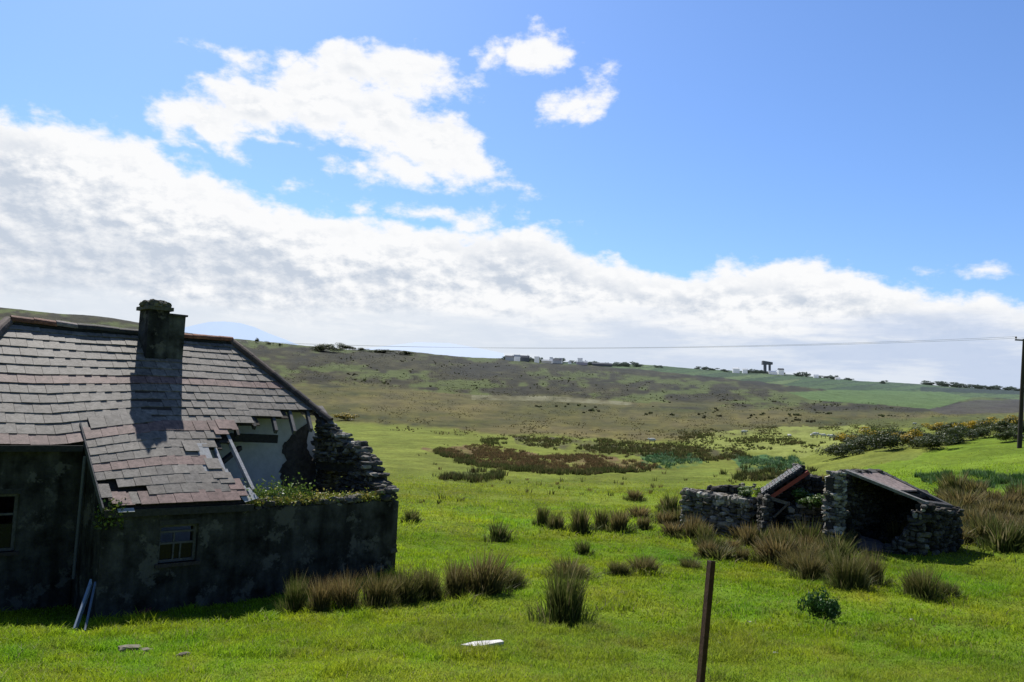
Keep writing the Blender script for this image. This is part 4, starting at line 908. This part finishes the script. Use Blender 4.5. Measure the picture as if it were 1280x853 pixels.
# left pier/wall with pale stones, brightened further as if sunlit (runs back)
pl = at(1035, 598, 29.2); pr = at(1056, 589, 29.6)
two_wall(at(1037, 595, 29.0), at(1050, 591, 29.3), .42, 3, 2.2, .15, root=bs)
two_wall(at(1052, 591, 29.6), A2-UP*.12, .45, 4, .45, root=bs)      # high left wall running back, stone darkened as in shade
two_wall(A2-UP*.12, B2-UP*.1, .45, 6, .35, root=bs)                # back gable, shade put into the stone colour
two_wall(B1-UP*.16, B2-UP*.12, .45, 8, .4, root=bs)               # low side wall, colour lowered to imitate its shaded face
def frl(t): return np.interp(t, [0, .3, .5, .72, 1], [.2, .4, .85, 1.5, (B1[2]-Gz(B1))-.1])+Gz(at(1130, 680, 28.5))+.06*math.sin(t*31)
two_wall(at(1108, 660, 28.7), B1+np.array([-.05, -.05, 0]), .5, 9, .85, .15, low=frl, root=bs)
m = MB(); q4 = [at(1120, 606, 31.2), at(1159, 613, 31.0), at(1190, 650, 29.2), at(1156, 631, 28.5)]
m.hexa([v-UP*.07 for v in q4]+q4, (.055, .052, .048)); m.build('hanging_slab', M['stone'], bs, label='dark slab sagging off the low side of the roof')
m = MB(); a, b, a2, b2 = A1+UP*.0, B1, A2, B2; e = UP*.05
m.hexa([a-e, b-e, b+(b2-b)*.12-e, a+(a2-a)*.12-e, a+e, b+e, b+(b2-b)*.12+e, a+(a2-a)*.12+e], (.24, .23, .21))
a_, b_ = a2+(a-a2)*.12, b2+(b-b2)*.12
m.hexa([a_-e, b_-e, b2-e, a2-e, a_+e, b_+e, b2+e, a2+e], (.10, .095, .09))
L_ = lambda u_, v_: (A1+(B1-A1)*u_)*(1-v_)+(A2+(B2-A2)*u_)*v_
m.hexa([L_(0, .1)-e, L_(.08, .1)-e, L_(.08, .9)-e, L_(0, .9)-e, L_(0, .1)+e*.9, L_(.08, .1)+e*.9, L_(.08, .9)+e*.9, L_(0, .9)+e*.9], (.12, .11, .1))
m.hexa([L_(.93, .1)-e, L_(1, .1)-e, L_(1, .9)-e, L_(.93, .9)-e, L_(.93, .1)+e*.9, L_(1, .1)+e*.9, L_(1, .9)+e*.9, L_(.93, .9)+e*.9], (.07, .065, .06))
m.build('roof_frame', M['stone'], bs)
m = MB(); m.hexa([L_(.07, .12)-e*.6, L_(.62, .12)-e*.6, L_(.58, .86)-e*.6, L_(.07, .88)-e*.6, L_(.07, .12)+e*.5, L_(.62, .12)+e*.5, L_(.58, .86)+e*.5, L_(.07, .88)+e*.5], (.30, .235, .21)); m.build('roof_panel', M['stone'], bs, label='pinkish grey surviving roof panel')
m = MB(); m.bar(L_(.60, .1)-UP*.1, L_(.66, .95)-UP*.1, .12, .12, (.06, .05, .045)); m.build('roof_beam', M['wood'], bs)
# rubble heap in front
def heap(px0, px1, py0, py1, n, seed, smin, smax, br, label, name='rubble_heap', rise=.25):
    rg_ = np.random.default_rng(seed); cs = []; ss = []
    for i in range(n):
        p = ground_at(rg_.uniform(px0, px1), rg_.uniform(py0, py1)); s = rg_.uniform(smin, smax); p[2] += s*.2+rg_.random()*rise; cs.append(p); ss.append(s)
    ss = np.array(ss); m = MB(); rocks(m, np.array(cs), ss*1.3, ss, ss*.7, rg_.random(n)*PI, SC[rg_.integers(0, 5, n)]*rg_.uniform(.7, 1.3, (n, 1))*br, seed)
    o = m.build(name, M['stone']); o['label'] = label; o['category'] = 'rubble'; return o
heap(1082, 1130, 664, 684, 46, 3, .15, .34, 1.0, 'heap of fallen stones before the open front of the large shed')
heap(1098, 1142, 682, 690, 10, 4, .12, .28, 1.3, 'few loose stones on the grass below the stone heap', rise=.03)
heap(1008, 1046, 630, 656, 60, 6, .15, .34, 1.7, 'tumbled pale stones between the two ruined sheds', rise=.8)
m = MB(); p = ground_at(1088, 688); c_ = (.10, .085, .085)
m.hexa([p+np.array(v) for v in [(-.75, -.1, .02), (.75, -.35, -.02), (.9, .5, .05), (-.5, .7, .1), (-.3, .05, .33), (.35, -.1, .28), (.5, .45, .3), (-.1, .5, .42)]], c_)
o = m.build('fallen_slab', M['stone']); o['label'] = 'dark grey fallen roof slab leaning before the large shed'; o['category'] = 'slab'
# small shed
ss_ = thing('ruined_shed', tuple(ground_at(985, 660)), 'smaller ruined shed with red edged roof slope left standing', 'shed')
A, Bp = at(953, 618, 31), at(1003, 585, 31.4); bv = np.array([.55, 1.9, .0])
C1 = at(1040, 612, 32.6)
m = MB(); nrm = np.cross(Bp-A, bv); nrm /= np.linalg.norm(nrm); nrm = nrm if nrm[2] > 0 else -nrm
for i in range(14):
    f0, f1 = i/14, (i+1)/14-.012
    for j in range(5):
        g0, g1 = j/5, (j+1)/5-.006; q_ = lambda f, g: A+(Bp-A)*f+bv*g
        k_ = random.uniform(0, .02); m.hexa([q_(f0, g0)+nrm*k_, q_(f1, g0)+nrm*k_, q_(f1, g1)+nrm*k_, q_(f0, g1)+nrm*k_]+[v+nrm*.05 for v in (q_(f0, g0)+nrm*k_, q_(f1, g0)+nrm*k_, q_(f1, g1)+nrm*k_, q_(f0, g1)+nrm*k_)], (.13*random.uniform(.8, 1.2), .125, .115))
m.box(A-nrm*.10, Bp-A, bv, nrm*.1, (.035, .03, .028)); m.build('roof_slope', M['slate'], ss_)
m = MB(); off = np.array([.22, .02, -.10]); m.box(A+off-nrm*.14, (Bp-A), bv*.06, nrm*.14, (.42, .09, .04)); m.build('red_bargeboard', M['paint'], ss_, label='red painted edge board under the roof slope')
Bk = Bp+bv; Ak = A+bv
def gab(t): return float(np.interp(t, [0, .48, .55, .8, 1], [Ak[2]-.1, Bk[2]-.15, Bk[2]-.12, at(1032, 600, 33)[2], at(1040, 611, 33)[2]]))+.04*math.sin(t*25)
two_wall(np.array([Ak[0]+.1, Ak[1], 0]), np.array([C1[0]+.2, Ak[1]+.6, 0]), .45, 21, .55, low=gab, root=ss_, name='wall')
two_wall(A-UP*.15+np.array([.15, .1, 0]), Ak-UP*.15+np.array([.15, 0, 0]), .4, 22, .6, root=ss_)
two_wall(at(954, 620, 30.9), at(963, 620, 30.9), .4, 23, .75, root=ss_)
def lowf(t): return float(np.interp(t, [0, .25, .5, .8, 1], [at(965, 622, 31)[2], at(978, 626, 31)[2], at(990, 628, 31)[2], at(1005, 626, 31)[2], at(1025, 620, 31)[2]]))+.05*math.sin(t*29)
two_wall(at(985, 626, 31.0), at(1036, 620, 30.6), .5, 24, 1.1, low=lambda t: lowf(.3+.7*t)-.12, root=ss_)
m = MB(); m.bar(at(960, 622, 30.9), at(986, 630, 30.9), .25, .12, (.16, .15, .13)); m.build('lintel', M['stone'], ss_)
m = MB(); m.bar(at(967, 647, 30.6), at(987, 628, 30.8), .06, .06, (.14, .12, .09)); m.build('fallen_pole', M['wood'], ss_)
ivy = leaf_blob(1500, 150, [(.10, .2, .03), (.07, .15, .025), (.16, .22, .04)], .1)
for x, y, w, h, l in [(1018, 636, 38, 22, 'bright green bramble on the low wall between the sheds'), (1000, 632, 20, 10, 'small bramble on the low wall of the smaller shed'), (1030, 650, 20, 16, 'bramble hanging beside the pale stone pier'), (950, 632, 16, 22, 'green shrub between the long ruin wall and the smaller shed'), (935, 622, 22, 12, 'low green growth behind the long ruin wall')]:
    o = shrub('bramble', x, y, w, h, ivy, l, 'bramble', Y=30.8 if x > 960 else 33); p = at(x, y, 30.8 if x > 960 else 33); o.location = p
# long low ruin wall on left
def low_wall(pxs, Y0, Y1, seed, br, label, name='ruined_wall'):
    m = MB(); tops = [at(x, y, Y0+(Y1-Y0)*i/(len(pxs)-1)) for i, (x, y) in enumerate(pxs)]
    P, Q = tops[0], tops[-1]; ts = np.linspace(0, 1, len(tops)); zs = [t_[2] for t_ in tops]; gP, gQ = Gz(P), Gz(Q)
    rubble_wall(m, P, Q, .5, lambda t: float(np.interp(t, ts, zs))+.05*math.sin(t*33+seed), lambda t: gP+(gQ-gP)*t, seed, .2, br*1.2)
    o = m.build(name, M['stone']); o['label'] = label; o['category'] = 'wall'
low_wall([(857, 613), (872, 614), (888, 618), (905, 621), (922, 622), (942, 627)], 35.5, 32.5, 31, 1.25, 'long low ruined stone wall left of the sheds')
low_wall([(884, 611), (896, 609), (910, 605), (924, 607), (931, 613)], 38.5, 37.8, 32, .6, 'dark shorter ruined wall behind the long low wall')
heap(925, 945, 606, 618, 12, 8, .15, .35, 1.0, 'loose stones lying behind the long ruin wall')
heap(926, 955, 668, 684, 9, 10, .15, .4, .8, 'half buried stones in the bank below the ruin wall', rise=.05)
# ------------------------------------------------------------------ power poles and wires
def power_pole(px_top, py_top, px_b, py_b, Y, label):
    a = at(px_top, py_top, Y); b = at(px_b, py_b, Y); b[2] = ground_z(b[0], b[1])-.3
    t = thing('power_pole', tuple(b), label, 'power pole')
    m = MB(); m.tube([b, (a+b)/2, a], [.19, .16, .13], 12, (.045, .038, .032)); m.build('pole', M['wood'], t, smooth=True)
    m = MB(); ca = a+np.array([0, 0, -.12]); m.box(ca+np.array([-.85, -.16, -.06]), (1.7, 0, 0), (0, .12, 0), (0, 0, .12), (.1, .1, .1)); cr = m.build('crossarm', M['wood'], t)
    tops = []
    for dx in (-.78, .78):
        m = MB(); c = ca+np.array([dx, -.1, .06]); m.tube([c, c+UP*.08, c+UP*.1, c+UP*.2, c+UP*.24], [.03, .03, .08, .07, .03], 10, (.12, .08, .06)); m.build('insulator', M['clay'], cr, smooth=True); tops.append(c+UP*.22)
    return tops
t1 = power_pole(1280.5, 424, 1274, 553, 69, 'dark wooden power pole at the right edge of the picture')
t2 = power_pole(200, 424, 196, 470, 92, 'second power pole standing behind the cottage roof')
for i, l in ((0, 'nearer thin power line crossing the sky above the valley'), (1, 'farther thin power line crossing the sky above the valley')):
    a, b = t1[i], t2[i]; b = b+np.array([0, i*1.5, .2*i]); P = [a+(b-a)*f+UP*(-4*1.1*f*(1-f)) for f in np.linspace(0, 1, 30)]
    m = MB(); m.tube(P, .011, 5, (.4, .41, .43)); o = m.build('power_line', M['paint']); o['label'] = l; o['category'] = 'wire'
# ------------------------------------------------------------------ sheep
def sheep_parts():
    V = []; m = MB()
    def ell(c, r, n=12, k_=8, jit=0):
        rg_ = np.random.default_rng(3); vs = []; fs = []
        for i in range(k_+1):
            for j in range(n):
                ph, th = PI*i/k_, 2*PI*j/n; q_ = 1+jit*rg_.normal()
                vs.append((c[0]+r[0]*math.cos(ph)*q_, c[1]+r[1]*math.sin(ph)*math.cos(th)*q_, c[2]+r[2]*math.sin(ph)*math.sin(th)*q_))
        for i in range(k_):
            for j in range(n): fs.append((i*n+j, i*n+(j+1) % n, (i+1)*n+(j+1) % n, (i+1)*n+j))
        return vs, fs
    W = (.72, .70, .64); K = (.06, .055, .05)
    m.add(*ell((0, 0, .58), (.52, .25, .27), jit=.03), W); m.add(*ell((.50, 0, .66), (.2, .13, .17)), W); m.add(*ell((-.52, 0, .55), (.07, .06, .12)), W)
    m.add(*ell((.66, 0, .60), (.15, .075, .085)), K)
    for s in (-1, 1): m.add(*ell((.58, s*.11, .68), (.03, .08, .03), 8, 5), K)
    for x in (.32, -.34):
        for s in (-1, 1):
            b = -1 if x < 0 else .3
            m.tube([(x, s*.12, .45), (x+.05*b, s*.12, .24), (x, s*.12, 0)], [.07, .04, .03], 8, K)
    me = m.mesh('sheep', True); me.materials.append(M['wool']); return me
SM = sheep_parts()
for x, y, rz, s, l in [(930, 544, .2, 1, 'leftmost sheep in the pale green far pasture'), (987, 548, 1.9, .8, 'small sheep facing away left of the sheep pair'), (1019, 548, .4, 1.25, 'biggest sheep left in the group near the gorse'), (1029, 548, 2.8, .9, 'middle sheep in the group near the gorse'),
                     (1040, 551, 3.3, 1.2, 'sheep at the left tip of the gorse hedge'), (1143, 532, 0, 1.2, 'white sheep seen beyond the gorse hedge'), (815, 555, 3.0, 1.1, 'lone sheep on the tan bog'), (1014, 547, 1.2, .7, 'lamb beside the biggest sheep')]:
    p = ground_at(x, y); o = bpy.data.objects.new('sheep', SM); C.objects.link(o); o.location = p; k = 1.15*s*max(1, p[1]/150); o.scale = (min(k, 1.6),)*3; o.rotation_euler = (0, 0, rz); o['label'] = l; o['category'] = 'sheep'; o['group'] = 'sheep grazing in the valley'
# ------------------------------------------------------------------ sun, sky, clouds
SD = np.array([-.2595, .5709, .7789]); SD /= np.linalg.norm(SD)
sun = bpy.data.lights.new('Sun', 'SUN'); sun.energy = 5.0; sun.angle = math.radians(.53); sun.color = (1, .955, .88)
so = bpy.data.objects.new('Sun', sun); C.objects.link(so)
from mathutils import Vector
so.rotation_euler = Vector(SD).to_track_quat('Z', 'Y').to_euler(); so.location = (0, 0, 60)
W = bpy.data.worlds.new('World'); bpy.context.scene.world = W; W.use_nodes = True; W.cycles.sampling_method = 'NONE'
N = W.node_tree.nodes; L = W.node_tree.links; N.clear()
out = N.new('ShaderNodeOutputWorld')
sky = N.new('ShaderNodeTexSky'); sky.sky_type = 'NISHITA'; sky.sun_disc = False; sky.sun_elevation = math.asin(SD[2]); sky.sun_rotation = math.atan2(SD[0], SD[1])
sky.altitude = 50; sky.air_density = 1.0; sky.dust_density = .6; sky.ozone_density = 2.0
tc = N.new('ShaderNodeTexCoord'); sep = N.new('ShaderNodeSeparateXYZ'); L.new(tc.outputs['Generated'], sep.inputs[0])
def mth(op, a, b=None, c=None, cl=False):
    n = N.new('ShaderNodeMath'); n.operation = op; n.use_clamp = cl
    for i, v in enumerate((a, b, c)):
        if v is None: continue
        if isinstance(v, (int, float)): n.inputs[i].default_value = float(v)
        else: L.new(v, n.inputs[i])
    return n.outputs[0]
def comb(x, y, z=0.):
    n = N.new('ShaderNodeCombineXYZ')
    for i, v in enumerate((x, y, z)):
        if isinstance(v, (int, float)): n.inputs[i].default_value = v
        else: L.new(v, n.inputs[i])
    return n.outputs[0]
def noise(vec, sc, det=6, ro=.6, dist=0, col=False):
    n = N.new('ShaderNodeTexNoise'); n.inputs['Scale'].default_value = sc; n.inputs['Detail'].default_value = det; n.inputs['Roughness'].default_value = ro; n.inputs['Distortion'].default_value = dist
    L.new(vec, n.inputs['Vector']); return n.outputs['Color' if col else 'Fac']
def ramp(v, a, b, lo=0., hi=1., sm=True):
    n = N.new('ShaderNodeMapRange'); n.interpolation_type = 'SMOOTHSTEP' if sm else 'LINEAR'
    for k_, x in (('From Min', a), ('From Max', b), ('To Min', lo), ('To Max', hi)): n.inputs[k_].default_value = x
    L.new(v, n.inputs['Value']); return n.outputs[0]
def mixc(f, a, b):
    n = N.new('ShaderNodeMix'); n.data_type = 'RGBA'
    if isinstance(f, (int, float)): n.inputs['Factor'].default_value = f
    else: L.new(f, n.inputs['Factor'])
    for s, v in (('A', a), ('B', b)):
        i = [q for q in n.inputs if q.name == s and q.type == 'RGBA'][0]
        if isinstance(v, tuple): i.default_value = (*v, 1)
        else: L.new(v, i)
    return [o for o in n.outputs if o.type == 'RGBA'][0]
az = mth('ARCTAN2', sep.outputs[0], sep.outputs[1]); el = mth('ARCSINE', sep.outputs[2])
def ae(x, y):
    d = ray(x, y); d = d/np.linalg.norm(d); return math.atan2(d[0], d[1]), math.asin(d[2])
# cloud-space coordinates
warp = noise(comb(az, mth('MULTIPLY', el, 1.3)), 14, 4, .62, col=True)
ws_ = N.new('ShaderNodeSeparateColor'); L.new(warp, ws_.inputs[0])
azw = mth('ADD', az, mth('MULTIPLY', mth('SUBTRACT', ws_.outputs[0], .5), .05)); elw = mth('ADD', el, mth('MULTIPLY', mth('SUBTRACT', ws_.outputs[1], .5), .045))
def ell_field(items, ax=azw, ey=elw):
    f = None
    for (x, y, a, b, rot) in items:
        c0, c1 = ae(x, y); a /= F; b /= F; r = math.radians(rot)-ROLL; cr, sr = math.cos(r), math.sin(r)
        dx = mth('SUBTRACT', ax, c0); dy = mth('SUBTRACT', ey, c1)
        u = mth('ADD', mth('MULTIPLY', dx, cr/a), mth('MULTIPLY', dy, sr/a)); v = mth('ADD', mth('MULTIPLY', dx, -sr/b), mth('MULTIPLY', dy, cr/b))
        ln = mth('SQRT', mth('ADD', mth('MULTIPLY', u, u), mth('MULTIPLY', v, v)))
        g = mth('MULTIPLY', mth('SUBTRACT', 1, ln), min(a, b)); f = g if f is None else mth('MAXIMUM', f, g)
    return f
BIG = [(250, 150, 62, 34, 8), (320, 128, 70, 36, 8), (400, 125, 80, 44, 5), (440, 85, 60, 32, 10), (500, 92, 80, 34, -2), (560, 100, 44, 14, -3), (300, 175, 70, 22, -25), (470, 150, 85, 40, -8), (540, 180, 80, 42, -15),
       (450, 215, 34, 16, 0), (500, 212, 60, 20, -3), (590, 205, 48, 24, -25), (630, 233, 34, 7, -4), (675, 66, 50, 27, 0), (612, 72, 22, 16, 20), (718, 134, 42, 22, 20), (735, 98, 14, 7, -20), (752, 80, 9, 6, 0), (360, 68, 12, 11, 0), (296, 74, 34, 9, 0), (258, 95, 8, 5, 0),
       (1262, 341, 24, 2.2, 0), (360, 184, 16, 9, 0), (355, 227, 9, 4, 0), (560, 268, 95, 9, 0), (600, 282, 50, 12, 0)]
fb = ell_field(BIG)
fc = N.new('ShaderNodeFloatCurve'); cv = fc.mapping.curves[0]
top = [(-260, 60), (-120, 90), (0, 128), (50, 143), (110, 160), (170, 168), (230, 203), (300, 226), (330, 245), (410, 260), (440, 272), (520, 272), (590, 284), (650, 284), (700, 296), (740, 312), (800, 333), (860, 338), (900, 333), (960, 326), (1030, 327), (1090, 340), (1140, 355), (1200, 362), (1290, 376), (1420, 395), (1600, 420)]
A_, B_ = -1.0, 1.0
def curve_pts(fc, lst, lo=-.1, hi=.9):
    cv = fc.mapping.curves[0]; pts_ = []
    for x, y in lst: a, e = ae(x, y); pts_.append(((a-A_)/(B_-A_), (e-lo)/(hi-lo)))
    cv.points[0].location = (0, pts_[0][1]); cv.points[1].location = (1, pts_[-1][1])
    for p_ in pts_: cv.points.new(*p_)
    fc.mapping.update()
curve_pts(fc, top); L.new(mth('DIVIDE', mth('SUBTRACT', azw, A_), B_-A_), fc.inputs['Value'])
bank_top = mth('SUBTRACT', mth('MULTIPLY', fc.outputs[0], 1.0), .1)
fbank = mth('SUBTRACT', bank_top, elw)
GAPS = [(362, 206, 58, 26, -4), (420, 236, 34, 10, 0), (505, 247, 62, 9, 0), (255, 188, 24, 7, -15)]
f = mth('MINIMUM', mth('MAXIMUM', fb, fbank), mth('MULTIPLY', ell_field(GAPS), -1.2))
p2 = comb(az, mth('MULTIPLY', el, 1.7)); puff = noise(p2, 22, 7, .62)
p2b = comb(mth('SUBTRACT', az, -.006), mth('SUBTRACT', mth('MULTIPLY', el, 1.7), -.014)); puffb = noise(p2b, 22, 7, .62)
f = mth('ADD', f, mth('MULTIPLY', mth('SUBTRACT', puff, .5), .058))
dens = ramp(f, -.005, .014)
thick = ramp(f, .0, .05)
relief = mth('MULTIPLY', mth('SUBTRACT', puff, puffb), 2.6)
# grey undersides
GREYS = [(60, 300, 190, 60, -3), (-40, 215, 90, 50, 0), (30, 215, 60, 16, -8), (250, 325, 180, 36, 0), (330, 350, 120, 24, 0), (640, 332, 85, 24, -3), (480, 350, 60, 24, 0), (900, 366, 70, 14, 0), (1010, 376, 100, 10, -3), (1120, 372, 60, 7, 0), (500, 130, 50, 12, -10), (330, 150, 60, 9, 0), (440, 100, 20, 12, 0), (1180, 385, 80, 8, 0), (780, 355, 50, 12, 0)]
wp2 = noise(comb(az, mth('MULTIPLY', el, 2.2)), 9, 3, .6, col=True); w2 = N.new('ShaderNodeSeparateColor'); L.new(wp2, w2.inputs[0])
ax2 = mth('ADD', az, mth('MULTIPLY', mth('SUBTRACT', w2.outputs[0], .5), .16)); ey2 = mth('ADD', el, mth('MULTIPLY', mth('SUBTRACT', w2.outputs[1], .5), .09))
gf = mth('ADD', ell_field(GREYS, ax2, ey2), mth('MULTIPLY', mth('SUBTRACT', puff, .5), -.09)); g = ramp(gf, -.024, .024, 0, 1)
nz2 = noise(comb(az, mth('MULTIPLY', el, 4.2)), 8, 6, .58)
g = mth('MAXIMUM', mth('MULTIPLY', g, ramp(nz2, .3, .5, .6, 1)), mth('MULTIPLY', mth('MULTIPLY', ramp(nz2, .50, .60), ramp(fbank, .03, .08)), .3))
g = mth('ADD', mth('MULTIPLY', g, .74), mth('MULTIPLY', relief, -1.0), cl=True)
g = mth('MULTIPLY', g, thick)
ccol = mixc(g, (.97, .975, .985), (.58, .645, .745))
# nishita base, tinted
sv = N.new('ShaderNodeVectorMath'); sv.operation = 'SCALE'; L.new(sky.outputs[0], sv.inputs[0]); sv.inputs['Scale'].default_value = .095
tint = N.new('ShaderNodeVectorMath'); tint.operation = 'MULTIPLY'; L.new(sv.outputs[0], tint.inputs[0]); tint.inputs[1].default_value = (.96, 1.24, 1.68)
base = tint.outputs[0]
# low haze below the cloud bank
hn = noise(comb(az, mth('MULTIPLY', el, 6)), 5, 5, .6)
hz = ramp(mth('ADD', el, mth('MULTIPLY', mth('SUBTRACT', hn, .5), .10)), .085, .128, 1, 0)
right = ramp(az, -.25, .55, 0, 1)
hzlo = mixc(right, (.74, .80, .88), (.54, .64, .83)); hazec = mixc(ramp(hn, .46, .62, 0, .6), hzlo, (.84, .88, .93))
skyc = mixc(dens, base, ccol)
skyc = mixc(mth('MULTIPLY', mth('MULTIPLY', hz, .9), ramp(fbank, -.01, .04)), skyc, hazec)
# behind the camera and overhead: cloudless sky, dimmed to deepen the shadows
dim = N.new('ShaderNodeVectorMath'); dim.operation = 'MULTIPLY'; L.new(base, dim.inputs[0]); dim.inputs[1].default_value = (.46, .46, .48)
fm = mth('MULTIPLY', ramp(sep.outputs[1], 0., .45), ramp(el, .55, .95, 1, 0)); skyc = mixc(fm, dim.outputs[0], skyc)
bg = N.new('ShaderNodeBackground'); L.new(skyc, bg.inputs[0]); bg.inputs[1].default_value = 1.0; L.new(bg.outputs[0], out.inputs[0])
# ------------------------------------------------------------------ camera
cam = bpy.data.cameras.new('Camera'); co = bpy.data.objects.new('Camera', cam); C.objects.link(co)
cam.sensor_width = 36; cam.lens = F/1280*36; cam.clip_end = 60000; cam.clip_start = .1
co.location = CAM
from mathutils import Matrix, Euler
# world up leans right in the image -> camera rolled counter-clockwise (seen from behind)
right_v = Vector(ray(1640, 426.5)-ray(640, 426.5)).normalized(); fwd = Vector(ray(640, 426.5)).normalized(); upv = Vector(ray(640, -573.5)-ray(640, 426.5)).normalized()
mt = Matrix((right_v, upv, -fwd)).transposed().to_4x4(); mt.translation = Vector(CAM); co.matrix_world = mt
sc = bpy.context.scene; sc.camera = co
sc.view_settings.view_transform = 'Standard'; sc.view_settings.look = 'None'; sc.view_settings.exposure = 0; sc.view_settings.gamma = 1
sc.render.engine = 'CYCLES'; sc.cycles.max_bounces = 6; sc.cycles.transparent_max_bounces = 4
